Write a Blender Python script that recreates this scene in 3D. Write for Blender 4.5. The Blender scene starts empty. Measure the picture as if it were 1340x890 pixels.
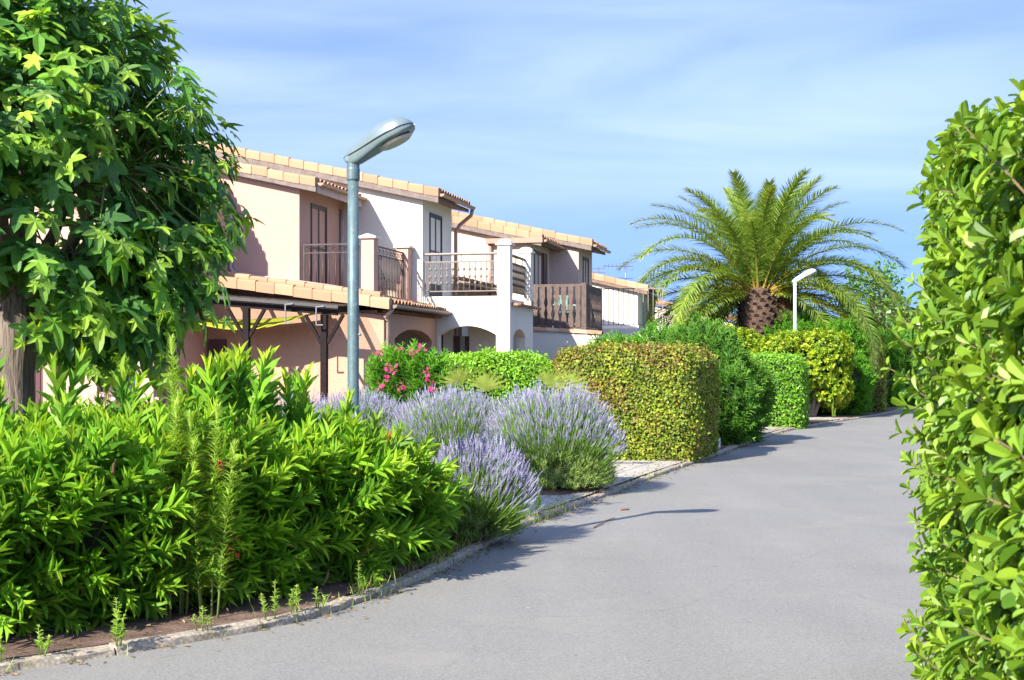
import bpy, bmesh, math, random
import numpy as np
from mathutils import Vector, Matrix

random.seed(7)
RNG = np.random.default_rng(11)
SC = bpy.context.scene
COL = SC.collection
PI = math.pi

# ------------------------------------------------------------------ helpers
def nrm(a):
    a = np.asarray(a, float)
    return a / np.maximum(np.linalg.norm(a, axis=-1, keepdims=True), 1e-9)

def frames(d, up):
    y = nrm(d)
    x = np.cross(y, up)
    bad = np.linalg.norm(x, axis=1) < 1e-4
    x[bad] = np.cross(y[bad], np.array([[0.3, 0.8, 0.5]]))
    x = nrm(x)
    z = np.cross(x, y)
    return np.stack([x, y, z], axis=2)

def tag(o, label=None, cat=None, group=None, kind=None):
    if label: o['label'] = label
    if cat: o['category'] = cat
    if group: o['group'] = group
    if kind: o['kind'] = kind
    return o

def empty(name, loc=(0, 0, 0), rz=0.0, label=None, cat=None, group=None):
    o = bpy.data.objects.new(name, None)
    o.empty_display_size = 0.2
    o.location = loc
    o.rotation_euler = (0, 0, rz)
    COL.objects.link(o)
    return tag(o, label, cat, group)

def copy_tree(o, parent=None):
    c = o.copy()
    COL.objects.link(c)
    if parent is not None:
        c.parent = parent
    for ch in list(o.children):
        copy_tree(ch, c)
    return c

SMOOTH = {'downpipe', 'overflow_pipe', 'branches', 'stems', 'stalk', 'baluster', 'mast'}
class MB:
    """collects polygons (numpy or python) and links them as one mesh object"""
    def __init__(self):
        self.V = []; self.L = []; self.C = []; self.R = []; self.Y = []; self.n = 0
    def raw(self, verts, loops, counts, rnd=None, yng=None):
        verts = np.asarray(verts, float).reshape(-1, 3)
        self.V.append(verts)
        self.L.append(np.asarray(loops, np.int64) + self.n)
        self.C.append(np.asarray(counts, np.int64))
        k = len(verts)
        self.R.append(np.full(k, 0.5) if rnd is None else np.asarray(rnd, float))
        self.Y.append(np.zeros(k) if yng is None else np.asarray(yng, float))
        self.n += k
    def faces(self, verts, faces, rnd=None):
        self.raw(verts, [i for f in faces for i in f], [len(f) for f in faces],
                 None if rnd is None else np.full(len(verts), rnd))
    def inst(self, tm, pos, fr, sx, sy, sz=None, rnd=None, yng=None):
        """template instances: tm=(verts, loops, counts)"""
        tv, tl, tc = tm
        n = len(pos); k = len(tv)
        if n == 0: return
        sx = np.broadcast_to(np.asarray(sx, float), (n,)); sy = np.broadcast_to(np.asarray(sy, float), (n,))
        sz = sy if sz is None else np.broadcast_to(np.asarray(sz, float), (n,))
        S = np.stack([sx, sy, sz], 1)
        loc = tv[None] * S[:, None, :]
        W = np.einsum('nij,nkj->nki', fr, loc) + pos[:, None, :]
        loops = (tl[None] + (np.arange(n) * k)[:, None]).ravel()
        counts = np.tile(tc, n)
        r = None if rnd is None else np.repeat(rnd, k)
        y = None if yng is None else np.repeat(yng, k)
        self.raw(W.reshape(-1, 3), loops, counts, r, y)
    # ---- solid primitives
    def box(self, a, b, rnd=None):
        x0, y0, z0 = a; x1, y1, z1 = b
        v = [(x0,y0,z0),(x1,y0,z0),(x1,y1,z0),(x0,y1,z0),(x0,y0,z1),(x1,y0,z1),(x1,y1,z1),(x0,y1,z1)]
        self.faces(v, [(0,3,2,1),(4,5,6,7),(0,1,5,4),(1,2,6,5),(2,3,7,6),(3,0,4,7)], rnd)
    def bar(self, p, q, w, h, up=(0,0,1), rnd=None):
        p = np.array(p, float); q = np.array(q, float)
        F = frames((q-p)[None], np.array([up], float))[0]
        x, y, z = F[:,0]*w/2, F[:,1], F[:,2]*h/2
        v = [p-x-z, p+x-z, p+x+z, p-x+z, q-x-z, q+x-z, q+x+z, q-x+z]
        self.faces(v, [(0,1,2,3),(7,6,5,4),(0,4,5,1),(1,5,6,2),(2,6,7,3),(3,7,4,0)], rnd)
    def tube(self, pts, r, seg=8, rnd=None, yng=None, caps=True):
        P = np.array(pts, float); n = len(P)
        r = np.broadcast_to(np.asarray(r, float), (n,))
        T = np.gradient(P, axis=0) if n > 2 else np.repeat((P[1]-P[0])[None], 2, 0)
        T = nrm(T)
        ref = np.array([0, 0, 1.0]) if abs(T[0][2]) < 0.9 else np.array([1.0, 0, 0])
        v = []
        for i in range(n):
            x = np.cross(T[i], ref); x /= max(np.linalg.norm(x), 1e-9)
            z = np.cross(x, T[i]); ref = z
            a = np.arange(seg) * 2 * PI / seg
            v.append(P[i] + r[i] * (np.cos(a)[:,None]*x + np.sin(a)[:,None]*z))
        f = []
        for i in range(n-1):
            for j in range(seg):
                k = (j+1) % seg
                f.append((i*seg+j, i*seg+k, (i+1)*seg+k, (i+1)*seg+j))
        if caps:
            f.append(tuple(range(seg-1, -1, -1))); f.append(tuple((n-1)*seg + j for j in range(seg)))
        V = np.concatenate(v)
        self.raw(V, [i for q in f for i in q], [len(q) for q in f],
                 None if rnd is None else np.full(len(V), rnd),
                 None if yng is None else np.repeat(np.broadcast_to(np.asarray(yng, float), (n,)), seg))
    def prism(self, poly, ax, a0, a1, rnd=None):
        """2D polygon extruded: ax='y' -> poly in (x,z); 'x' -> (y,z); 'z' -> (x,y)"""
        n = len(poly)
        def P(p, a):
            return (p[0], a, p[1]) if ax == 'y' else (a, p[0], p[1]) if ax == 'x' else (p[0], p[1], a)
        v = [P(p, a0) for p in poly] + [P(p, a1) for p in poly]
        f = [tuple(range(n-1, -1, -1)), tuple(range(n, 2*n))]
        for i in range(n):
            j = (i+1) % n
            f.append((i, j, n+j, n+i))
        self.faces(v, f, rnd)
    def lathe(self, prof, seg=16, o=(0,0,0)):
        v = []; f = []
        for r, z in prof:
            for j in range(seg):
                a = 2*PI*j/seg
                v.append((o[0]+r*math.cos(a), o[1]+r*math.sin(a), o[2]+z))
        n = len(prof)
        for i in range(n-1):
            for j in range(seg):
                k = (j+1) % seg
                f.append((i*seg+j, i*seg+k, (i+1)*seg+k, (i+1)*seg+j))
        f.append(tuple(range(seg-1,-1,-1))); f.append(tuple((n-1)*seg+j for j in range(seg)))
        self.faces(v, f)
    def build(self, name, mat, parent=None, smooth=False, fixn=False, off=None, bevel=0):
        V = np.concatenate(self.V); L = np.concatenate(self.L); C = np.concatenate(self.C)
        if off is not None: V = V - np.array(off)
        me = bpy.data.meshes.new(name)
        me.vertices.add(len(V)); me.vertices.foreach_set('co', V.astype(np.float32).ravel())
        me.loops.add(len(L)); me.loops.foreach_set('vertex_index', L.astype(np.int32))
        me.polygons.add(len(C))
        st = np.concatenate([[0], np.cumsum(C)[:-1]])
        me.polygons.foreach_set('loop_start', st.astype(np.int32))
        smooth = smooth or name in SMOOTH
        me.polygons.foreach_set('use_smooth', np.full(len(C), bool(smooth)))
        at = me.attributes.new('rnd', 'FLOAT', 'POINT'); at.data.foreach_set('value', np.concatenate(self.R).astype(np.float32))
        at = me.attributes.new('yng', 'FLOAT', 'POINT'); at.data.foreach_set('value', np.concatenate(self.Y).astype(np.float32))
        me.update(calc_edges=True)
        me.validate()
        if fixn:
            bm = bmesh.new(); bm.from_mesh(me)
            bmesh.ops.recalc_face_normals(bm, faces=bm.faces); bm.to_mesh(me); bm.free()
        me.materials.append(mat)
        o = bpy.data.objects.new(name, me)
        COL.objects.link(o)
        if parent is not None: o.parent = parent
        if bevel:
            m = o.modifiers.new('bevel', 'BEVEL'); m.width = bevel; m.segments = 2; m.limit_method = 'ANGLE'
            m.angle_limit = math.radians(50)
        return o

# ------------------------------------------------------------------ materials
def new_mat(name):
    m = bpy.data.materials.new(name); m.use_nodes = True
    nt = m.node_tree
    for n in list(nt.nodes): nt.nodes.remove(n)
    return m, nt

def N(nt, typ, **kw):
    n = nt.nodes.new(typ)
    for k, v in kw.items():
        if k.startswith('i_'):
            key = k[2:]
            key = int(key) if key.isdigit() else key.replace('_', ' ')
            n.inputs[key].default_value = v
        else:
            setattr(n, k, v)
    return n

def ramp(nt, stops, interp='LINEAR'):
    r = nt.nodes.new('ShaderNodeValToRGB'); e = r.color_ramp.elements
    r.color_ramp.interpolation = interp
    while len(e) < len(stops): e.new(0.5)
    for k, (p, c) in enumerate(stops):
        e[k].position = p; e[k].color = (c[0], c[1], c[2], 1) if len(c) == 3 else c
    return r

def leaf_mat(name, stops, young=None, rough=0.5, trans=0.32, spec=0.35, tint=(1.25, 1.15, 0.5), gain=1.68):
    m, nt = new_mat(name); lk = nt.links.new
    a = N(nt, 'ShaderNodeAttribute', attribute_name='rnd')
    hue = (1.06, 1.0, .66) if gain != 1.0 else (1, 1, 1)
    stops = [(q, tuple(min(.75, x*gain*h) for x, h in zip(c, hue))) for q, c in stops]
    if young: young = tuple(min(.75, x*gain*h) for x, h in zip(young, hue))
    r = ramp(nt, stops); lk(a.outputs['Fac'], r.inputs[0])
    col = r.outputs[0]
    if young:
        y = N(nt, 'ShaderNodeAttribute', attribute_name='yng')
        mx = N(nt, 'ShaderNodeMix', data_type='RGBA', blend_type='MIX')
        lk(y.outputs['Fac'], mx.inputs[0]); lk(col, mx.inputs[6]); mx.inputs[7].default_value = (*young, 1)
        col = mx.outputs[2]
    # leaf-scale mottling of the blade itself
    g = N(nt, 'ShaderNodeNewGeometry')
    nz = N(nt, 'ShaderNodeTexNoise', i_Scale=9.0, i_Detail=3.0); lk(g.outputs['Position'], nz.inputs['Vector'])
    mr = N(nt, 'ShaderNodeMapRange', i_From_Min=0.3, i_From_Max=0.7, i_To_Min=0.78, i_To_Max=1.2); lk(nz.outputs['Fac'], mr.inputs[0])
    mu = N(nt, 'ShaderNodeMix', data_type='RGBA', blend_type='MULTIPLY', i_0=1.0)
    lk(col, mu.inputs[6]); lk(mr.outputs[0], mu.inputs[7])
    p = N(nt, 'ShaderNodeBsdfPrincipled', i_Roughness=rough); p.inputs['Specular IOR Level'].default_value = spec
    lk(mu.outputs[2], p.inputs['Base Color'])
    tc = N(nt, 'ShaderNodeMix', data_type='RGBA', blend_type='MULTIPLY', i_0=1.0)
    lk(mu.outputs[2], tc.inputs[6]); tc.inputs[7].default_value = (*tint, 1)
    t = N(nt, 'ShaderNodeBsdfTranslucent'); lk(tc.outputs[2], t.inputs[0])
    mix = N(nt, 'ShaderNodeMixShader', i_0=trans)
    lk(p.outputs[0], mix.inputs[1]); lk(t.outputs[0], mix.inputs[2])
    o = N(nt, 'ShaderNodeOutputMaterial'); lk(mix.outputs[0], o.inputs[0])
    return m

def plain(name, col, rough=0.6, metal=0.0, var=0.15, scale=6.0, bump=0.0, bscale=60.0, spec=0.5, detail=5.0, dirt=None, dscale=1.2, dlo=0.5, dhi=0.75):
    """a colour with mottling, optional stains of another colour and optional bump"""
    m, nt = new_mat(name); lk = nt.links.new
    tc = N(nt, 'ShaderNodeTexCoord')
    nz = N(nt, 'ShaderNodeTexNoise', i_Scale=scale, i_Detail=detail, i_Roughness=0.6); lk(tc.outputs['Object'], nz.inputs['Vector'])
    c0 = tuple(max(0, c*(1-var)) for c in col); c1 = tuple(min(1, c*(1+var)) for c in col)
    r = ramp(nt, [(0.3, c0), (0.7, c1)]); lk(nz.outputs['Fac'], r.inputs[0])
    out = r.outputs[0]
    if dirt:
        n2 = N(nt, 'ShaderNodeTexNoise', i_Scale=dscale, i_Detail=8.0, i_Roughness=0.65); lk(tc.outputs['Object'], n2.inputs['Vector'])
        mr = N(nt, 'ShaderNodeMapRange', i_From_Min=dlo, i_From_Max=dhi); lk(n2.outputs['Fac'], mr.inputs[0])
        mx = N(nt, 'ShaderNodeMix', data_type='RGBA'); lk(mr.outputs[0], mx.inputs[0]); lk(out, mx.inputs[6]); mx.inputs[7].default_value = (*dirt, 1)
        out = mx.outputs[2]
    p = N(nt, 'ShaderNodeBsdfPrincipled', i_Roughness=rough, i_Metallic=metal); p.inputs['Specular IOR Level'].default_value = spec
    lk(out, p.inputs['Base Color'])
    if bump:
        nb = N(nt, 'ShaderNodeTexNoise', i_Scale=bscale, i_Detail=4.0); lk(tc.outputs['Object'], nb.inputs['Vector'])
        b = N(nt, 'ShaderNodeBump', i_Strength=bump, i_Distance=0.02); lk(nb.outputs['Fac'], b.inputs['Height'])
        lk(b.outputs[0], p.inputs['Normal'])
    o = N(nt, 'ShaderNodeOutputMaterial'); lk(p.outputs[0], o.inputs[0])
    return m

M = {}
M['oleander'] = leaf_mat('oleander leaf', [(0, (.030,.085,.016)), (.45, (.065,.165,.022)), (.8, (.11,.235,.025)), (1, (.16,.28,.03))], young=(.27,.38,.035), rough=.42, spec=.42, trans=.45, gain=2.25)
M['oleander_dark'] = leaf_mat('dark oleander leaf', [(0, (.022,.07,.022)), (.5, (.045,.13,.03)), (1, (.09,.21,.035))], young=(.14,.28,.04), rough=.42)
M['oleander_far'] = leaf_mat('bright oleander leaf', [(0, (.03,.10,.018)), (.5, (.06,.19,.025)), (1, (.11,.27,.03))], young=(.16,.33,.04), rough=.45)
M['plane'] = leaf_mat('lobed tree leaf', [(0, (.018,.052,.022)), (.4, (.03,.088,.028)), (.75, (.055,.145,.03)), (1, (.10,.22,.03))], young=(.21,.32,.04), rough=.42, spec=.4, trans=.42, gain=2.3)
M['pitto'] = leaf_mat('glossy hedge leaf', [(0, (.04,.11,.02)), (.4, (.075,.175,.022)), (.75, (.14,.26,.028)), (1, (.22,.34,.035))], young=(.27,.39,.04), rough=.42, spec=.4, trans=.36, gain=1.22)
M['varieg'] = leaf_mat('variegated hedge leaf', [(0, (.045,.07,.02)), (.3, (.085,.16,.025)), (.6, (.16,.25,.035)), (.82, (.29,.36,.045)), (.95, (.42,.46,.07)), (1, (.20,.13,.06))], young=(.21,.125,.075), rough=.45, spec=.3, trans=.25, gain=1.3)
M['laurel'] = leaf_mat('green hedge leaf', [(0, (.03,.09,.016)), (.5, (.07,.19,.024)), (1, (.13,.28,.03))], young=(.18,.34,.04), rough=.4)
M['golden'] = leaf_mat('golden shrub leaf', [(0, (.04,.11,.015)), (.4, (.10,.20,.02)), (.75, (.20,.29,.025)), (1, (.32,.35,.03))], young=(.36,.37,.035), rough=.42)
M['lavleaf'] = leaf_mat('lavender leaf', [(0, (.07,.11,.045)), (.5, (.13,.19,.075)), (1, (.22,.28,.13))], young=(.12,.24,.05), rough=.7, spec=.2, trans=.2)
M['lavbloom'] = leaf_mat('lavender bloom', [(0, (.24,.22,.37)), (.5, (.37,.355,.50)), (1, (.54,.52,.63))], rough=.75, spec=.2, trans=.25, tint=(1, .95, 1.1), gain=1.0)
M['lavdry'] = plain('dry lavender wood', (.13,.09,.075), .9, var=.3)
M['palm'] = leaf_mat('palm leaflet', [(0, (.045,.09,.022)), (.5, (.09,.155,.033)), (1, (.17,.235,.05))], young=(.40,.33,.10), rough=.45, trans=.36, gain=2.05)
M['palmstalk'] = leaf_mat('palm stalk', [(0, (.26,.17,.03)), (.5, (.34,.24,.04)), (1, (.28,.30,.06))], young=(.18,.22,.05), rough=.5, trans=.05, gain=1.0)
M['palmboot'] = plain('palm trunk fibre', (.085,.05,.034), .9, var=.6, scale=9, bump=.8, bscale=30)
M['deadfrond'] = leaf_mat('dry frond', [(0, (.09,.055,.03)), (1, (.24,.15,.08))], rough=.8, trans=.1, gain=1.0)
M['far_tree'] = leaf_mat('far tree leaf', [(0, (.03,.085,.02)), (.5, (.06,.15,.03)), (1, (.11,.23,.04))], rough=.55)
M['wood_far'] = leaf_mat('far wood foliage', [(0, (.04,.085,.03)), (.5, (.075,.14,.04)), (1, (.12,.20,.05))], rough=.65)
M['weed'] = leaf_mat('weed leaf', [(0, (.08,.16,.03)), (.5, (.15,.27,.05)), (1, (.25,.36,.08))], young=(.28,.40,.10), rough=.6)
M['grass'] = leaf_mat('kerb grass', [(0, (.07,.13,.025)), (.5, (.13,.20,.04)), (1, (.28,.27,.10))], rough=.65)
M['fan'] = leaf_mat('fan palm leaf', [(0, (.14,.21,.05)), (1, (.26,.32,.10))], rough=.5, gain=1.5)
M['pinkbloom'] = leaf_mat('magenta oleander bloom', [(0, (.55,.02,.18)), (1, (.75,.07,.30))], rough=.6, tint=(1,.8,.9), gain=1.0)
M['palebloom'] = leaf_mat('pale pink bloom', [(0, (.75,.38,.42)), (1, (.80,.58,.58))], rough=.6, tint=(1,.9,.9), gain=1.0)
M['redbloom'] = leaf_mat('red bloom', [(0, (.42,.02,.02)), (1, (.62,.05,.06))], rough=.6, tint=(1,.7,.7), gain=1.0)
M['berry'] = plain('green berry', (.24,.34,.08), .45)
M['twig'] = plain('green brown twig', (.14,.10,.05), .8, var=.3)
M['twiggreen'] = plain('green stem', (.14,.20,.05), .6, var=.25)
M['inner'] = plain('dark hedge filler', (.035,.04,.018), .95, var=.5, scale=14)  # for the solid dark cores put inside the foliage
M['inner_br'] = plain('clipped dark hedge filler', (.085,.065,.035), .95, var=.5, scale=18)  # browner version for solid cores put inside clipped hedges
M['bark'] = plain('grey tree bark', (.25,.19,.145), .9, var=.35, scale=5, bump=1.0, bscale=26, dirt=(.12,.09,.07), dscale=5)
M['branch'] = plain('pale branch bark', (.15,.12,.085), .85, var=.3)
M['deadleaf'] = leaf_mat('dry leaf litter', [(0, (.11,.07,.035)), (.6, (.24,.155,.075)), (1, (.36,.27,.15))], rough=.85, trans=.05, gain=1.0)

def bark_mat():
    m, nt = new_mat('furrowed trunk bark'); lk = nt.links.new
    tc = N(nt, 'ShaderNodeTexCoord')
    mp = N(nt, 'ShaderNodeMapping'); mp.inputs['Scale'].default_value = (26, 26, 3.2); lk(tc.outputs['Object'], mp.inputs[0])
    nz = N(nt, 'ShaderNodeTexNoise', i_Scale=1.0, i_Detail=6.0, i_Roughness=.65, i_Distortion=.6); lk(mp.outputs[0], nz.inputs['Vector'])
    r = ramp(nt, [(.32, (.075,.06,.048)), (.48, (.19,.15,.12)), (.72, (.29,.235,.19))]); lk(nz.outputs['Fac'], r.inputs[0])
    p = N(nt, 'ShaderNodeBsdfPrincipled', i_Roughness=.9); lk(r.outputs[0], p.inputs['Base Color'])
    b = N(nt, 'ShaderNodeBump', i_Strength=.9, i_Distance=.03); lk(nz.outputs['Fac'], b.inputs['Height']); lk(b.outputs[0], p.inputs['Normal'])
    o = N(nt, 'ShaderNodeOutputMaterial'); lk(p.outputs[0], o.inputs[0])
    return m
M['trunkbark'] = bark_mat()

def stucco(name, col, stain, rough_scale=70.0, bump=.5, sstr=.65):
    m, nt = new_mat(name); lk = nt.links.new
    tc = N(nt, 'ShaderNodeTexCoord')
    big = N(nt, 'ShaderNodeTexNoise', i_Scale=.9, i_Detail=7.0, i_Roughness=.62); lk(tc.outputs['Object'], big.inputs['Vector'])
    mr = N(nt, 'ShaderNodeMapRange', i_From_Min=.45, i_From_Max=.8, i_To_Min=0.0, i_To_Max=sstr); lk(big.outputs['Fac'], mr.inputs[0])
    # vertical rain streaks
    mp = N(nt, 'ShaderNodeMapping'); mp.inputs['Scale'].default_value = (5, 5, .35); lk(tc.outputs['Object'], mp.inputs[0])
    st = N(nt, 'ShaderNodeTexNoise', i_Scale=1.6, i_Detail=5.0, i_Roughness=.6); lk(mp.outputs[0], st.inputs['Vector'])
    ms = N(nt, 'ShaderNodeMapRange', i_From_Min=.55, i_From_Max=.8, i_To_Min=0.0, i_To_Max=sstr*.8); lk(st.outputs['Fac'], ms.inputs[0])
    ad = N(nt, 'ShaderNodeMath', operation='ADD', use_clamp=True); lk(mr.outputs[0], ad.inputs[0]); lk(ms.outputs[0], ad.inputs[1])
    fine = N(nt, 'ShaderNodeTexNoise', i_Scale=rough_scale, i_Detail=3.0); lk(tc.outputs['Object'], fine.inputs['Vector'])
    fr = N(nt, 'ShaderNodeMapRange', i_From_Min=.3, i_From_Max=.7, i_To_Min=.88, i_To_Max=1.07); lk(fine.outputs['Fac'], fr.inputs[0])
    mx = N(nt, 'ShaderNodeMix', data_type='RGBA'); lk(ad.outputs[0], mx.inputs[0]); mx.inputs[6].default_value = (*col, 1); mx.inputs[7].default_value = (*stain, 1)
    mu = N(nt, 'ShaderNodeMix', data_type='RGBA', blend_type='MULTIPLY', i_0=1.0); lk(mx.outputs[2], mu.inputs[6]); lk(fr.outputs[0], mu.inputs[7])
    p = N(nt, 'ShaderNodeBsdfPrincipled', i_Roughness=.92); p.inputs['Specular IOR Level'].default_value = .2
    lk(mu.outputs[2], p.inputs['Base Color'])
    b = N(nt, 'ShaderNodeBump', i_Strength=bump, i_Distance=.015); lk(fine.outputs['Fac'], b.inputs['Height']); lk(b.outputs[0], p.inputs['Normal'])
    o = N(nt, 'ShaderNodeOutputMaterial'); lk(p.outputs[0], o.inputs[0])
    return m
M['pink'] = stucco('pink render', (.54,.345,.275), (.42,.27,.21))
M['pinkrough'] = stucco('rough pink render', (.52,.315,.22), (.38,.225,.155), 30, 1.0)
M['white'] = stucco('white render', (.79,.715,.60), (.64,.58,.50), sstr=.5)
M['beige'] = stucco('beige render', (.68,.54,.41), (.54,.42,.31))
M['rose'] = stucco('rose beige render', (.60,.44,.36), (.48,.35,.28))
M['cream'] = stucco('cream render', (.80,.73,.63), (.62,.55,.46), sstr=.3)

def tile_mat(name='terracotta tile', k=1.0):
    m, nt = new_mat(name); lk = nt.links.new
    a = N(nt, 'ShaderNodeAttribute', attribute_name='rnd')
    r = ramp(nt, [(0, (.30*k,.145*k,.09*k)), (.35, (.39*k,.215*k,.122*k)), (.7, (.45*k,.262*k,.155*k)), (1, (.49*k,.325*k,.22*k))]); lk(a.outputs['Fac'], r.inputs[0])
    tc = N(nt, 'ShaderNodeTexCoord')
    nz = N(nt, 'ShaderNodeTexNoise', i_Scale=6.0, i_Detail=7.0, i_Roughness=.7); lk(tc.outputs['Object'], nz.inputs['Vector'])
    mr = N(nt, 'ShaderNodeMapRange', i_From_Min=.52, i_From_Max=.75, i_To_Max=.6); lk(nz.outputs['Fac'], mr.inputs[0])
    mx = N(nt, 'ShaderNodeMix', data_type='RGBA'); lk(mr.outputs[0], mx.inputs[0]); lk(r.outputs[0], mx.inputs[6]); mx.inputs[7].default_value = (.30*k,.20*k,.14*k, 1)
    p = N(nt, 'ShaderNodeBsdfPrincipled', i_Roughness=.85); lk(mx.outputs[2], p.inputs['Base Color'])
    b = N(nt, 'ShaderNodeBump', i_Strength=.3, i_Distance=.01); lk(nz.outputs['Fac'], b.inputs['Height']); lk(b.outputs[0], p.inputs['Normal'])
    o = N(nt, 'ShaderNodeOutputMaterial'); lk(p.outputs[0], o.inputs[0])
    return m
M['tile'] = tile_mat()
M['tilepale'] = tile_mat('sun bleached tile', 1.0)

M['fascia'] = plain('weathered fascia board', (.17,.135,.12), .8, var=.3, scale=8)
M['soffit'] = plain('brown soffit board', (.19,.12,.085), .8, var=.25)
M['gutter'] = plain('brown gutter', (.33,.20,.145), .5, var=.12)
M['gutterdark'] = plain('dark gutter', (.17,.13,.115), .5, var=.15)
M['iron'] = plain('wrought iron', (.055,.045,.042), .55, metal=.3, var=.3)
M['ironlight'] = plain('grey brown painted iron', (.20,.165,.15), .5, var=.2)
M['wood'] = plain('dark brown balcony wood', (.105,.07,.058), .75, var=.35, scale=10, bump=.3)
M['pergwood'] = plain('dark stained timber', (.014,.009,.009), .75, var=.35, scale=9, spec=.15)
M['redwood'] = plain('dark red slatted door', (.085,.028,.030), .6, var=.3, scale=6)
M['frame'] = plain('dark window frame', (.045,.04,.04), .5)
M['framebrown'] = plain('brown window frame', (.10,.06,.045), .6)
M['dark'] = plain('dark interior', (.016,.012,.016), .8)
M['caps'] = plain('pale cap stone', (.78,.70,.62), .8, bump=.2)
M['sail'] = plain('lime shade sail', (.34,.36,.015), .8, var=.08)
M['whitepl'] = plain('white plastic', (.75,.75,.74), .4, var=.05)
M['blacklens'] = plain('black lens', (.01,.01,.012), .15)
M['greenpl'] = plain('pale green plastic', (.30,.50,.42), .45, var=.08)
M['greypaint'] = plain('grey galvanised paint', (.095,.15,.165), .5, metal=.2, var=.2, scale=14, dirt=(.16,.21,.22), dscale=22, dlo=.56, dhi=.66)
M['lampgrey'] = plain('lamp housing paint', (.20,.26,.28), .25, metal=.35, var=.1, scale=5)
M['whitelamp'] = plain('white lamp paint', (.72,.75,.78), .4, var=.06)
M['galv'] = plain('zinc bracket', (.22,.22,.23), .35, metal=.6)
M['concrete'] = plain('concrete', (.42,.39,.35), .9, var=.2, scale=10, bump=.4)
M['whiteblock'] = plain('white concrete block', (.66,.63,.58), .85, var=.12, bump=.3)
M['pipepink'] = plain('pink grey pipe', (.46,.36,.32), .6)
M['curtain'] = plain('pale curtain', (.42,.40,.36), .8)

def glass_mat(name, col, rough=.08):
    m, nt = new_mat(name); lk = nt.links.new
    p = N(nt, 'ShaderNodeBsdfPrincipled', i_Roughness=rough); p.inputs['Base Color'].default_value = (*col, 1)
    p.inputs['Specular IOR Level'].default_value = .45
    tc = N(nt, 'ShaderNodeTexCoord'); nz = N(nt, 'ShaderNodeTexNoise', i_Scale=1.2); lk(tc.outputs['Object'], nz.inputs['Vector'])
    b = N(nt, 'ShaderNodeBump', i_Strength=.05, i_Distance=.05); lk(nz.outputs['Fac'], b.inputs['Height']); lk(b.outputs[0], p.inputs['Normal'])
    o = N(nt, 'ShaderNodeOutputMaterial'); lk(p.outputs[0], o.inputs[0])
    return m
M['glass'] = glass_mat('dark window glass', (.045,.06,.075), .12)
M['glassgrey'] = glass_mat('grey shutter glass', (.15,.135,.12), .3)
def clear_mat():
    m, nt = new_mat('clear roof sheet'); lk = nt.links.new
    g = N(nt, 'ShaderNodeBsdfGlossy', i_Roughness=.2); g.inputs[0].default_value = (.5,.5,.52,1)
    t = N(nt, 'ShaderNodeBsdfTransparent'); t.inputs[0].default_value = (.86,.88,.88,1)
    d = N(nt, 'ShaderNodeBsdfDiffuse'); d.inputs[0].default_value = (.22,.21,.20,1)
    a = N(nt, 'ShaderNodeMixShader', i_0=.10); lk(t.outputs[0], a.inputs[1]); lk(d.outputs[0], a.inputs[2])
    b = N(nt, 'ShaderNodeMixShader', i_0=.14); lk(a.outputs[0], b.inputs[1]); lk(g.outputs[0], b.inputs[2])
    o = N(nt, 'ShaderNodeOutputMaterial'); lk(b.outputs[0], o.inputs[0])
    return m
M['clear'] = clear_mat()

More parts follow.
